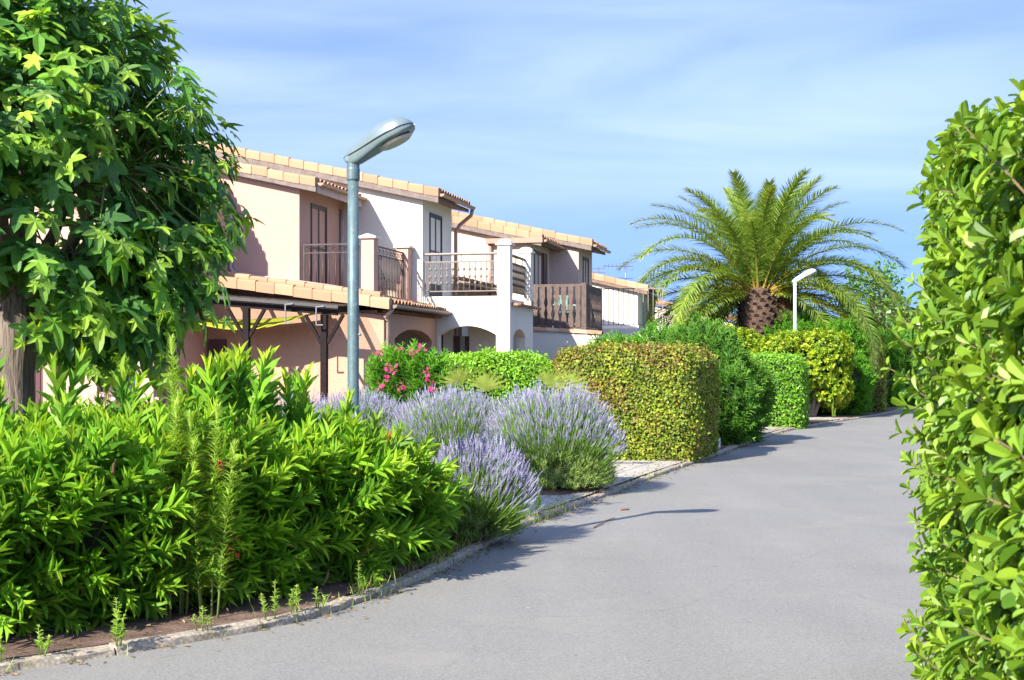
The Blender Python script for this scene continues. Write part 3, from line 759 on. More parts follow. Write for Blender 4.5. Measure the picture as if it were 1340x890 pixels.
def mound(name, cx, cy, rx, ry, h, rz=0):
    mb = MB(); v = []; f = []; nr, ns = 7, 30
    for i in range(nr+1):
        r = i/nr
        for j in range(ns):
            an = 2*PI*j/ns; k = 1 + .12*math.sin(3*an+cx) + .07*math.sin(7*an+cy)
            x, y = rx*r*k*math.cos(an), ry*r*k*math.sin(an)
            v.append((cx + x*math.cos(rz)-y*math.sin(rz), cy + x*math.sin(rz)+y*math.cos(rz), .078 + h*(1-r*r) + (random.uniform(-.008, .008) if r < 1 else -.02)))
    for i in range(nr):
        for j in range(ns):
            k = (j+1) % ns; f.append((i*ns+j, (i+1)*ns+j, (i+1)*ns+k, i*ns+k))
    mb.faces(v, f)
    return tag(mb.build(name, M['soil'], smooth=True), kind='structure')
mound('planting_bed', .40, 17.3, .74, .8, .03)
mound('planting_bed', -.5, 18.0, .9, .8, .04)
mound('planting_bed', 2.16, 24.2, 1.16, 1.5, .02, -.3)

# ------------------------------------------------------------------ near oleander hedge
def oleander_hedge():
    tops = [(-5.6,7.0,.98,.90),(-4.75,7.7,.98,.90),(-3.95,8.35,.99,.86),(-3.2,9.05,1.06,.84),(-2.6,9.75,1.16,.82),(-2.0,10.5,1.06,.78),(-1.68,11.2,.88,.68),(-1.42,11.85,.70,.54)]
    lumps = []
    for x, y, t, r in tops:
        lumps.append(Lump((x+.24, y-.26, .04 + (t-.02)/2), (r, r*.95, (t-.02)/2), e=3.6, bump=.08, freq=3.2, rz=-.8))
    r = empty('oleander_hedge', (-2.6, 9.7, .05), 0, 'long near hedge of narrow glossy green leaves behind the kerb, under the big tree', 'hedge')
    leaf, st, core, pb, rb = MB(), MB(), MB(), MB(), MB()
    P, G = sample_lumps(lumps, 98, .06)
    vis = (P[:,0] > -5.6)
    P, G = P[vis], G[vis]
    depth = np.where(RNG.uniform(size=len(P)) < .3, RNG.uniform(-.45, -.2, len(P)), RNG.uniform(-.2, .02, len(P)))
    A = nrm(G*.85 + np.array([.12, 0, .52]) + .42*rand_dirs(len(P)))
    low = np.clip((.55 - P[:,2])/.4, 0, 1)
    A[:,2] -= low*.75; A = nrm(A)
    top = P[:,2] > .72
    for msk, yo in ((top, .55), (~top, .32)):
        shoots(leaf, (P + G*depth[:,None] - A*.16)[msk], A[msk], .34, 8, 3, .195, .0205, 54, 18, T_LANCE, young=yo, stems=st)
    # tall free shoots over the top
    tp = np.array([0,0,-.12]) + np.array([(-1.94,9.75,1.38),(-2.02,9.9,1.36),(-1.86,9.7,1.34),(-1.76,9.95,1.32),(-2.1,9.6,1.34),(-1.62,10.1,1.22),(-1.5,10.1,1.12),(-1.35,10.6,1.0),(-2.6,9.2,1.26),(-2.9,8.9,1.24),(-3.25,8.6,1.24),(-2.3,9.7,1.28),(-2.15,9.8,1.36),(-1.98,9.85,1.36)])
    tp = np.concatenate([tp, tp + RNG.normal(0, .05, tp.shape)])
    shoots(leaf, tp, nrm(np.array([[.12, -.05, 1.0]]) + .25*rand_dirs(len(tp))), .38, 8, 3, .20, .027, 52, 14, T_LANCE2, young=.9, stems=st)
    # older bare stems from the ground
    for k in range(130):
        i = RNG.integers(len(P)); q = P[i].copy()
        c = q - G[i]*.5; c[2] = .05
        mid = (q + c)/2 + RNG.normal(0, .05, 3)
        st.tube([c, mid, q - G[i]*.15], [.011, .008, .005], 5)
    for L in lumps: L.core(core, .62)  # solid dark bodies added to fill the hedge behind its leaves
    # low side sprays near the soil
    # blooms
    bp = np.array([(-2.72,9.45,1.38),(-2.58,9.5,1.34),(-2.82,9.35,1.36),(-2.5,9.6,1.36)])
    blooms(pb, bp, np.tile([[0,-.5,.8]], (len(bp),1)), 9, .035, .024)
    rp = np.array([(-1.06,10.75,.86),(-.56,11.9,.30),(-1.0,10.78,.90),(-1.9,8.9,.47),(-2.95,7.75,.30),(-2.0,8.9,.93),(-3.2,7.5,.88)])
    k_ = [int(np.argmin(np.linalg.norm((P-q)*np.array([1,1,1.5]), axis=1))) for q in rp]
    rp = P[k_] + G[k_]*.12 + np.array([0, -.10, .02])
    blooms(rb, rp, np.tile([[.3,-.8,.3]], (len(rp),1)), 5, .022, .022)
    dl = MB(); q = RNG.choice(len(P), 150)
    dl.inst(T_LANCE, P[q] + G[q]*RNG.uniform(-.1, .08, 150)[:,None], frames(nrm(rand_dirs(150)+np.array([0,0,-.5])), rand_dirs(150)), .02, .15*RNG.uniform(.6,1.1,150), rnd=RNG.uniform(.2,1,150))
    finish(r, [('foliage', leaf, M['oleander']), ('stems', st, M['twiggreen']), ('filler_core', core, M['inner']), ('pale_blossoms', pb, M['palebloom']), ('red_blossoms', rb, M['redbloom']), ('dry_leaves', dl, M['deadleaf'])])
oleander_hedge()

def horseweed(loc, h, n, label, spread=.12, lean=(0, 0)):
    r = empty('horseweed', loc, 0, label, 'weed', 'tall weeds growing through the oleander hedge')
    lf, st = MB(), MB()
    for k in range(n):
        hh = h*(1 if k == 0 else random.uniform(.6, .88))
        ox, oy = (0, 0) if k == 0 else (random.uniform(-spread, spread), random.uniform(-.08, .02))
        P = [np.array(loc) + np.array([ox*(.4+.6*t)+lean[0]*t*t, oy+lean[1]*t*t, hh*t]) for t in np.linspace(0, 1, 7)]
        st.tube(P, np.linspace(.008, .003, 7), 5)
        m = int(hh*330); P = np.array(P)
        t = np.sort(RNG.uniform(.1, 1, m)**.8)
        pos = np.stack([np.interp(t, np.linspace(0,1,7), P[:,i]) for i in range(3)], 1)
        az = np.arange(m)*2.4
        el = np.where(t > .93, 1.1, RNG.uniform(.1, .65, m))
        d = np.stack([np.cos(az)*np.cos(el), np.sin(az)*np.cos(el), np.sin(el)], 1)
        L = .12*(1-.5*np.clip((t-.8)/.2, 0, 1))*RNG.uniform(.75, 1.15, m)
        lf.inst(T_NEEDLE, pos, frames(d, np.tile([[0,0,1.0]], (m,1))), .011, L, rnd=RNG.uniform(.2, .9, m), yng=np.clip((t-.6)*1.6, 0, 1))
    finish(r, [('leaves', lf, M['weed']), ('stalk', st, M['twiggreen'])])
horseweed((-2.08, 8.62, .05), 1.72, 5, 'feathery pale weed rising tallest above the hedge top, in front of the pink pillar', .14, (-.05, -.02))
horseweed((-1.86, 8.52, .05), 1.30, 4, 'bushy feathery weed halfway up the near hedge, beside the tallest weed', .16, (.05, -.05))
horseweed((-2.10, 8.44, .05), 1.08, 3, 'shorter feathery weed low on the near hedge, below the tallest weed', .12, (-.05, -.05))

# ------------------------------------------------------------------ big tree at left
def plane_tree():
    loc = np.array([-4.03, 11.0, .05])
    r = empty('plane_tree', tuple(loc), 0, 'big tree with a thick grey trunk and drooping lobed leaves over the hedge', 'tree')
    tr, br, lf, lm = MB(), MB(), MB(), MB()
    P = [loc + np.array(q) for q in [(0,0,-.05),(.0,0,.25),(.01,0,.9),(.0,.02,1.5),(.02,.03,1.95),(.03,.05,2.25)]]
    tr.tube(P, [.27,.225,.20,.195,.215,.15], 28)
    C = np.array([-4.12, 11.0, 3.05]); H = np.array([1.66, 1.62, 1.74])
    n = 630
    w = nrm(RNG.normal(size=(n*2, 3))); w = w[(w[:,2] > -.72) & ~((w[:,1] > .55) & (RNG.uniform(size=len(w)) < .5))][:n]; n = len(w)
    rad = RNG.uniform(.45, 1.0, n)**.55
    lob = 1 + .08*np.sin(3.1*w[:,0]*2+1) * np.cos(2.3*w[:,2]*2+.5) + .08*np.sin(7*w[:,1]+5*w[:,2])
    S = C + w*H*(rad*lob)[:,None]
    extra = np.array([(-3.45,10.4,2.05),(-3.3,10.3,1.95),(-3.5,10.45,1.85),(-3.35,10.4,1.80),(-2.75,10.4,2.1),(-2.9,10.5,2.25),(-2.65,10.5,2.35),(-2.45,10.6,2.6),(-3.05,10.3,2.0),(-2.4,10.6,3.3),(-2.38,10.7,3.05),(-2.35,10.7,2.85),(-2.5,10.5,3.6),(-2.62,10.6,3.85),(-2.3,10.7,2.6),(-2.6,10.4,2.2),(-2.8,10.35,1.9),(-3.2,10.2,2.3),(-2.7,10.5,2.0),(-2.95,10.4,1.75),(-3.1,10.5,1.75),(-2.5,10.6,2.15),(-2.35,10.6,2.35),(-3.0,10.6,2.1),(-2.6,10.7,2.5),(-3.4,10.5,2.3),(-3.25,10.3,1.7)])
    S = np.concatenate([S, extra]); n = len(S)
    S = S[~((S[:,2] < 2.35) & (np.abs(S[:,0]+4.15) < .62) & (S[:,1] < 11.1))]; n = len(S)
    S = S[~((S[:,2] < 2.95) & (S[:,0] < -4.25) & (S[:,1] < 10.4))]; n = len(S)
    out = nrm(S - C)
    # limbs
    hub = loc + np.array([.02, .03, 2.0]); limbs = []
    for k in range(13):
        an = 2*PI*k/13 + .2; el = [.35, .8, 1.2][k % 3]
        e = C + np.array([math.cos(an)*math.cos(el)*1.15, math.sin(an)*math.cos(el)*1.15, math.sin(el)*1.2-.35])
        mid = hub*.5 + e*.5 + np.array([0, 0, -.12])
        lm.tube([hub, mid, e], [.075, .05, .025], 8); limbs += [mid, e, (mid+e)/2]
    limbs = np.array(limbs)
    for i in range(n):
        j = np.argmin(np.linalg.norm(limbs - S[i], axis=1)); b = limbs[j]
        m_ = (b + S[i])/2 + np.array([0, 0, .10])
        br.tube([b, m_, S[i] + out[i]*.1], [.014, .009, .004], 4, caps=False)
    # leafy shoots
    A = nrm(out*.8 + np.array([0, 0, .25]) + .5*rand_dirs(n))
    A[n-len(extra):] = nrm(np.array([.5, -.5, -.45]) + .4*rand_dirs(len(extra)))
    tip = RNG.uniform(.35, .6, n); nl = 10; sh = RNG.uniform(0, 1, n)
    up = (w[:,2] if False else out[:,2])
    for k in range(nl):
        s = (k+.7)/nl
        base = S + A*(tip*s - .22)[:,None]; base[:,2] -= (tip*s)**2*.35
        phi = k*2.4 + RNG.uniform(0, 6, n)
        ref = nrm(np.cross(A, np.array([[.1, .2, 1.0]]))); ref2 = np.cross(A, ref)
        side = ref*np.cos(phi)[:,None] + ref2*np.sin(phi)[:,None]
        pet = nrm(side + A*.5 + out*.4)
        L = .22*RNG.uniform(.62, 1.2, n)*(1 - .45*max(0, s-.6)/.4)
        root = base + pet*(L*.45)[:,None]
        d = nrm(pet*.55 + out*.15 + np.array([0, 0, -.95])*RNG.uniform(.35, 1.25, n)[:,None] + .25*rand_dirs(n))
        nn = nrm(out*.9 + pet*.5 + np.array([0, 0, .35]) + .35*rand_dirs(n))
        y = np.clip((s-.6)/.4, 0, 1)*RNG.uniform(.3, 1, n)
        lf.inst(T_PALM, root, frames(d, nn), L*.95, L, L*1.3, rnd=np.clip(.5*sh+.5*RNG.uniform(0,1,n), 0, 1), yng=y)
        for i in range(0, n, 2):
            br.tube([base[i], root[i]+d[i]*L[i]*.1], [.0022, .0018], 3, caps=False)
    finish(r, [('trunk', tr, M['trunkbark']), ('branches', br, M['twiggreen']), ('limbs', lm, M['bark']), ('crown', lf, M['plane'])])
    r.children[0].data.polygons.foreach_set('use_smooth', np.ones(len(r.children[0].data.polygons), bool))
plane_tree()

# ------------------------------------------------------------------ lavender
def lavender(loc, rad, h, n, label, lean=(0, 0), sx=1.0, gap=0.0, spl=.085):
    loc = np.array(loc, float)
    r = empty('lavender_bush', tuple(loc), 0, label, 'lavender', 'lavender bushes by the road')
    st, fl, gf, dry = MB(), MB(), MB(), MB()
    u = RNG.uniform(0, 1, n); az = RNG.uniform(0, 2*PI, n)
    th = np.arccos(1 - u*.97)           # 0 = up .. nearly horizontal
    th = th*.80
    d = np.stack([np.sin(th)*np.cos(az), np.sin(th)*np.sin(az), np.cos(th)], 1)
    ro = np.sqrt(u)*(1 + .07*np.sin(az*3+loc[0]*5)); hz0 = (1 - .52*ro**3.2)*RNG.uniform(.80, 1.05, n)*(1+.05*np.sin(az*2+loc[1]*3))
    low = RNG.uniform(size=n) < .22*ro
    hz0 = np.where(low, hz0*RNG.uniform(.45, .9, n), hz0)
    tipd = np.stack([np.cos(az)*ro*rad*sx, np.sin(az)*ro*rad, hz0*h], 1)*RNG.uniform(.94, 1.05, n)[:,None]
    tipd[:,0] += lean[0]*RNG.uniform(.6, 1.2, n); tipd[:,1] += lean[1]
    tip = loc + tipd; tip[:,2] = np.maximum(tip[:,2], .13)
    base = loc + tipd*np.array([.62, .62, .40])
    dirv = nrm(tip - base)
    # stalks: thin two-sided blades crossing
    t_st = tmpl([(-.5,0,0),(.5,0,0),(.3,1,0),(-.3,1,0),(0,0,-.5),(0,0,.5),(0,1,.3),(0,1,-.3)], [(0,1,2,3),(4,5,6,7)])
    L = np.linalg.norm(tip-base, axis=1)
    fr = frames(dirv, rand_dirs(n))
    st.inst(t_st, base, fr, .0062, L, .0062, rnd=RNG.uniform(.2, .9, n), yng=RNG.uniform(.5, 1, n))
    q = base + dirv*L[:,None]
    bd = nrm(dirv + np.array([0, 0, .15]) + .34*rand_dirs(n))
    sl = spl*RNG.uniform(.55, 1.35, n)
    hz = (tip[:,2]-loc[2])/h
    fm = RNG.uniform(size=n) < np.clip((hz - .25)/.30, .15, 1)
    fl.inst(T_SPIKE, q[fm], frames(bd[fm], rand_dirs(fm.sum())), .0145, sl[fm], .0145, rnd=RNG.uniform(0, 1, fm.sum()))
    k = (RNG.uniform(size=n) < .35) & fm
    fl.inst(T_SPIKE, q[k]-dirv[k]*.045, frames(bd[k], rand_dirs(k.sum())), .011, .022, .011, rnd=RNG.uniform(0, .8, k.sum()))
    # grey-green leafy dome
    m = int(n*2.2)
    w = nrm(RNG.normal(size=(m, 3))); w[:,2] = np.abs(w[:,2])
    bare = (np.sin(w[:,0]*6+loc[0]*3)*np.sin(w[:,2]*5+1+loc[1]) > .72) & (w[:,2] < .45)
    w = w[~bare]; m = len(w)
    B = loc + w*np.array([rad*sx*.84, rad*.84, h*.70])*RNG.uniform(.72, 1.03, m)[:,None]
    B[:,0] += lean[0]*.4*np.clip(B[:,2], 0, 1)
    B[:,2] = np.maximum(B[:,2], loc[2]+.03)
    A = nrm(w*.8 + np.array([0, 0, .75]) + .3*rand_dirs(m))
    for j in range(6):
        ph = j*PI*.7 + RNG.uniform(0, 1, m)
        rf = nrm(np.cross(A, rand_dirs(m)))
        dd = nrm(A*.75 + rf*.7)
        gf.inst(T_NEEDLE, B + A*(.018*j), frames(dd, A), .008, .06*RNG.uniform(.7, 1.2, m), rnd=RNG.uniform(0, 1, m)*.8, yng=RNG.uniform(0, .3, m))
    # woody base
    for k in range(90):
        an = random.uniform(0, 2*PI); rr = random.uniform(.5, .86)
        e = loc + np.array([math.cos(an)*rad*sx*rr, math.sin(an)*rad*rr, random.uniform(.05, .42)*h])
        b0 = loc + np.array([math.cos(an)*rad*.12, math.sin(an)*rad*.12, 0])
        dry.tube([b0, (b0+e)/2 + np.array([0, 0, .05]), e], [.012, .008, .003], 4, caps=False)
    Lp = Lump(tuple(loc + np.array([0, 0, h*.22])), (rad*sx*.58, rad*.58, h*.26), e=2.2, bump=.1, freq=5)
    Lp.core(dry, .95)
    finish(r, [('stalks', st, M['lavleaf']), ('blossoms', fl, M['lavbloom']), ('foliage', gf, M['lavleaf']), ('woody_base', dry, M['lavdry'])])
lavender((.50, 17.35, .09), .88, 1.15, 3600, 'largest round lavender bush on the paving, in front of the clipped variegated hedge')
lavender((-.78, 17.9, .09), .92, 1.11, 3200, 'lavender bush left of the largest round one, in front of the small fan palm', (-.02, 0))
lavender((-2.05, 18.4, .06), .92, 1.13, 2800, 'lavender bush at the back, in front of the magenta flowering shrub')
lavender((-3.2, 19.0, .06), .85, 1.13, 2000, 'lavender bush farthest left, showing behind the lamp post')
lavender((-.46, 12.45, .06), .56, .80, 1700, 'small near lavender with spikes leaning over the kerb, at the end of the long hedge', (.14, -.06), spl=.095)

# ------------------------------------------------------------------ clipped and free hedges along the road
def box_hedge(name, label, cat, lumps, mat, dens, ll, lw, tip=.15, t=None, core='inner', topyoung=0., extra=None, group=None, depth=.06, out=.3):
    c = lumps[0].c
    r = empty(name, (c[0], c[1], .05), 0, label, cat, group)
    lf, co = MB(), MB()
    clipped(lf, lumps, dens, ll, lw, t, tip=tip, topyoung=topyoung, depth=depth, out=out, brown=1.0 if mat == 'varieg' else .25)
    for L in lumps: L.core(co, .88)  # added solid core closes the gaps between leaves
    parts = [('foliage', lf, M[mat]), ('filler_core', co, M[core])]
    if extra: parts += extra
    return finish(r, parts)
RZ = -.30
box_hedge('clipped_hedge', 'big square-cut hedge of variegated yellow and green leaves, beside the largest lavender', 'hedge',
    [Lump((2.20, 24.05, .90), (1.20, 1.46, 1.01), 9, RZ, .032, 4.5)], 'varieg', 2600, .052, .036, tip=.10, t=T_OVAL, core='inner_br', topyoung=.35, depth=.07)

def free_shrub(name, label, cat, lumps, mat, dens, slen, nwh, per, ll, lw, a0=60, a1=25, young=.5, t=T_LANCE, group=None, extra=None, core='inner', upw=.6, kcore=.80, rnd=.35):
    c = lumps[0].c
    r = empty(name, (c[0], c[1], .05), 0, label, cat, group)
    lf, co = MB(), MB()
    P, G = sample_lumps(lumps, dens, .05)
    n = len(P)
    A = nrm(G*.8 + np.array([0, 0, upw]) + rnd*rand_dirs(n))
    shoots(lf, P + G*RNG.uniform(-.16, .03, n)[:,None] - A*slen*.5, A, slen, nwh, per, ll, lw, a0, a1, t, young=young)
    for L in lumps: L.core(co, kcore)  # solid dark filler added inside the shrub
    parts = [('foliage', lf, M[mat]), ('filler_core', co, M[core])]
    if extra: parts += extra
    return finish(r, parts)

# magenta oleander and the low hedge behind the lavender
pk = MB()
pp = np.array([(-2.28,22.9,1.92),(-2.05,22.8,1.50),(-1.98,22.85,1.56),(-1.62,22.9,1.84),(-1.42,22.85,1.40),(-1.86,22.7,1.28),(-1.40,22.9,1.50),(-2.1,22.7,1.36),(-1.35,22.85,1.2),(-2.2,22.7,1.2),(-1.9,23.2,2.0),(-1.45,23.1,1.95)])
pl_ = [Lump((-1.85, 23.5, .92), (.52, .5, .86), 2.5, 0, .12, 4), Lump((-1.5, 23.3, .95), (.36, .4, .78), 2.4, 0, .12, 4)]
P_, G_ = sample_lumps(pl_, 400)
k_ = [int(np.argmin(np.linalg.norm((P_-q)*np.array([1,.6,1]), axis=1))) for q in pp]
blooms(pk, P_[k_] + G_[k_]*.10, np.tile([[0,-.8,.3]], (len(pp),1)), 10, .04, .032)
free_shrub('flowering_oleander', 'oleander shrub with magenta flower clusters, beside the pink house corner', 'shrub',
    pl_, 'oleander_far', 95, .34, 7, 3, .15, .02, young=.7, extra=[('blossoms', pk, M['pinkbloom'])], kcore=.66)
box_hedge('clipped_hedge', 'low bright green hedge behind the lavender, in front of the white arched porch', 'hedge',
    [Lump((-.35, 25.4, .86), (1.22, .62, .93), 5, -.1, .05, 5)], 'laurel', 1500, .075, .036, tip=.35, t=T_OVAL, topyoung=.5, depth=.09)

# fan palm
def fan_palm():
    loc = np.array([-.12, 20.6, .06])
    r = empty('fan_palm', tuple(loc), 0, 'small fan palm with pale stiff leaves, between the lavender and the low green hedge', 'palm')
    lf, st = MB(), MB()
    hubs = [(-.66,-.25,1.22,-.3,.6),(-.28,-.3,1.14,.1,.8),(.66,-.3,1.20,.3,.6),(.98,-.2,1.16,.5,.5)]
    for hx, hy, hz, ax, az in hubs:
        h = loc + np.array([hx, hy, hz+.08])
        st.tube([loc + np.array([0,0,.1]), loc + np.array([hx*.6, hy*.6, hz*.75]), h], [.012,.009,.006], 5)
        c = nrm(np.array([ax, -.35, az])); s = nrm(np.cross(c, np.array([0, 1.0, .2])))
        m = 10; an = np.linspace(-1.35, 1.35, m)
        d = np.cos(an)[:,None]*c + np.sin(an)[:,None]*s
        lf.inst(T_NEEDLE, np.tile(h, (m,1)), frames(d, np.tile(np.cross(s, c), (m,1))), .058, .42*RNG.uniform(.85, 1.05, m), rnd=RNG.uniform(0, 1, m))
    st.tube([loc, loc + np.array([0, 0, .35])], [.10, .08], 10)
    finish(r, [('fronds', lf, M['fan']), ('stems', st, M['twig'])])
fan_palm()

free_shrub('oleander_shrub', 'tall dark green oleander between the square-cut variegated hedge and the road', 'shrub',
    [Lump((4.05, 28.6, 1.18), (.80, .95, 1.15), 2.6, RZ, .10, 3), Lump((4.75, 29.3, .86), (.62, .8, .84), 2.6, RZ, .10, 3), Lump((4.2, 27.6, .75), (.6, .6, .72), 2.6, RZ, .08, 3), Lump((3.9, 28.9, 1.5), (.62, .7, .85), 2.5, RZ, .12, 4)],
    'oleander_dark', 75, .34, 7, 3, .16, .026, young=.55, kcore=.76)
box_hedge('clipped_hedge', 'small square-cut plain green hedge between the dark oleander and the golden shrub', 'hedge',
    [Lump((6.92, 36.0, .88), (.72, .9, 1.0), 6, RZ, .03, 5)], 'laurel', 900, .085, .05, tip=.2, t=T_OVAL, topyoung=.3)

def golden_shrub():
    lumps = [Lump((9.05, 42.2, 1.85), (1.15, 1.0, .72), 3, RZ, .10, 3), Lump((8.1, 41.6, 1.25), (.62, .8, 1.1), 3, RZ, .10, 3), Lump((9.75, 42.5, 1.35), (.62, .85, .95), 3, RZ, .10, 3)]
    r = empty('golden_shrub', (9.05, 42.2, .05), 0, 'golden yellow shrub with a bare trunk and hollow below, in front of the white lamp', 'shrub')
    lf, co, tk = MB(), MB(), MB()
    P, G = sample_lumps(lumps, 85, .35); n = len(P)
    A = nrm(G + np.array([0, 0, .4]) + .4*rand_dirs(n))
    shoots(lf, P + G*RNG.uniform(-.15, .02, n)[:,None], A, .16, 4, 4, .10, .05, 75, 40, T_OBOV, young=.6)
    lumps[0].core(co, .74); lumps[1].core(co, .74); lumps[2].core(co, .74)  # solid dark cores added under the foliage
    for b, e in (((9.1,42.0,.03),(9.25,42.1,1.3)), ((9.1,42.0,.03),(8.85,42.2,1.35)), ((9.2,42.1,.03),(9.6,42.3,1.4)), ((8.6,41.9,.03),(8.7,42,1.4)), ((8.9,42.3,.03),(9.0,42.5,1.4)), ((8.75,42.2,.03),(8.4,42.2,1.3))):
        b = np.array(b); e = np.array(e)
        tk.tube([b, (b+e)/2 + np.array([.08,0,0]), e], [.085,.065,.045], 7)
    finish(r, [('foliage', lf, M['golden']), ('filler_core', co, M['inner']), ('trunk', tk, M['branch'])])
golden_shrub()
free_shrub('oleander_shrub', 'tall bright green oleander right of the golden shrub, under the palm fronds', 'shrub',
    [Lump((10.35, 45.4, 1.55), (1.25, 1.3, 1.5), 3, RZ, .10, 2.5), Lump((10.95, 44.6, 1.0), (.62, .9, .98), 3, RZ, .1, 3), Lump((9.5, 46.2, 1.7), (1.0, 1.0, 1.5), 3, RZ, .1, 3)], 'oleander_far', 42, .40, 6, 3, .19, .034, young=.45, kcore=.8)
box_hedge('clipped_hedge', 'narrow square-cut olive hedge by the road bend, right of the tall bright oleander', 'hedge',
    [Lump((12.45, 48.0, .88), (.52, .62, 1.0), 8, RZ, .02, 5)], 'varieg', 800, .085, .06, tip=.2, core='inner_br')
rb2 = MB()
bp = np.array([(16.55,55.2,2.05+k*.12) for k in range(3)] + [(16.75,55.3,1.7),(16.35,55.1,2.5),(16.7,55.4,2.3),(16.85,55.4,1.9)])
blooms(rb2, bp, np.tile([[0,-.8,.3]], (len(bp),1)), 14, .12, .06)
free_shrub('flowering_hedge', 'tall green hedge with pink blossom at its right end, where the road bends away', 'hedge',
    [Lump((15.3, 56.0, 1.5), (1.45, 1.4, 1.46), 5, -.35, .06, 2.5), Lump((16.45, 56.4, 1.2), (.6, .9, 1.2), 3, -.35, .08, 3), Lump((14.3, 54.2, 1.35), (1.0, 1.4, 1.32), 4, -.35, .06, 3)], 'oleander_far', 45, .28, 5, 3, .17, .05, young=.5, t=T_OVAL, extra=[('blossoms', rb2, M['pinkbloom'])], kcore=.84)
free_shrub('golden_shrub', 'golden shrub at the foot of the date palm, behind the small square-cut hedge', 'shrub',
    [Lump((7.0, 43.6, 1.35), (1.0, .8, 1.3), 3, RZ, .12, 3), Lump((8.4, 43.8, 1.2), (.8, .7, 1.2), 3, RZ, .12, 3)], 'golden', 55, .2, 4, 4, .11, .055, 75, 40, t=T_OBOV, young=.4)
free_shrub('evergreen_shrub', 'green shrub flecked with yellow beside the end of the low white wall', 'shrub',
    [Lump((2.75, 33.6, 1.2), (.75, .7, 1.18), 3, RZ, .12, 3), Lump((3.7, 33.9, 1.2), (.7, .6, 1.2), 3, RZ, .12, 3)], 'oleander_far', 60, .26, 6, 3, .13, .028, young=.75)
free_shrub('golden_shrub', 'small golden shrub under the left palm fronds, behind the tall dark oleander', 'shrub',
    [Lump((4.7, 37.2, 1.2), (1.0, .7, 1.18), 3, RZ, .12, 3)], 'golden', 50, .2, 4, 4, .11, .05, 75, 40, t=T_OBOV, young=.3)

# ------------------------------------------------------------------ near hedge at right
def right_hedge():
    ax = math.atan2(.225, 1.0)
    lumps = [Lump((1.765+.83, 5.6, 1.28), (.80, 1.25, 1.28), 14, -.285, .035, 3.0), Lump((1.36+.83, 4.0, 1.10), (.80, 1.1, 1.13), 10, -ax, .035, 3.0),
             Lump((.46+.225*2.2+.86, 2.2, 1.02), (.80, 1.9, 1.04), 8, -ax, .035, 3.0)]
    r = empty('pittosporum_hedge', (2.3, 4.6, .0), 0, 'tall close hedge with rosettes of glossy rounded leaves at the right of the road', 'hedge')
    lf, st, co, be = MB(), MB(), MB(), MB()
    P, G = sample_lumps(lumps, 150, .02)
    vis = (G[:,0] < .5) & ((P[:,1] > 1.4) | (RNG.uniform(size=len(P)) < .15))
    P, G = P[vis], G[vis]; n = len(P)
    A = nrm(G*.85 + np.array([-.15, -.1, .55]) + .45*rand_dirs(n))
    shoots(lf, P + G*RNG.uniform(-.30, .03, n)[:,None] - A*.05, A, .10, 3, 5, .094, .036, 82, 38, T_OBOV, young=.55, stems=st, srad=.003, jit=.35, szr=(.45, 1.2))
    # free sprigs poking out
    q = RNG.choice(n, 90, replace=False)
    A2 = nrm(G[q] + np.array([-.3, 0, .7]) + .4*rand_dirs(len(q)))
    shoots(lf, P[q] - A2*.03, A2, .20, 4, 4, .088, .034, 80, 40, T_OBOV, young=.6, stems=st, srad=.003, jit=.35)
    dl = MB(); q3 = RNG.choice(n, 70)
    dl.inst(T_OBOV, P[q3] + G[q3]*RNG.uniform(-.15, .04, 70)[:,None], frames(nrm(rand_dirs(70)+G[q3]*.5), rand_dirs(70)), .03*RNG.uniform(.5,1.0,70), .07*RNG.uniform(.5,1.0,70), rnd=RNG.uniform(0,1,70))
    bq = RNG.choice(n, 150, replace=False)
    k = np.repeat(bq, 5)
    be.inst(T_BALL, P[k] + A[k]*.07 + RNG.normal(0, .012, (len(k), 3)), frames(rand_dirs(len(k)), rand_dirs(len(k))), .0062, .0062, .0062)
    for L in lumps: L.core(co, .86)  # solid dark cores added behind the leaf rosettes
    for i in range(0, n, 5):
        c = P[i] - G[i]*.55; st.tube([c, P[i]-G[i]*.1], [.008, .004], 4, caps=False)
    finish(r, [('foliage', lf, M['pitto']), ('twigs', st, M['twig']), ('filler_core', co, M['inner']), ('berries', be, M['berry']), ('dry_leaves', dl, M['deadleaf'])])
    for c in r.children:
        if c.name.startswith('berries'): c['kind'] = 'stuff'
right_hedge()

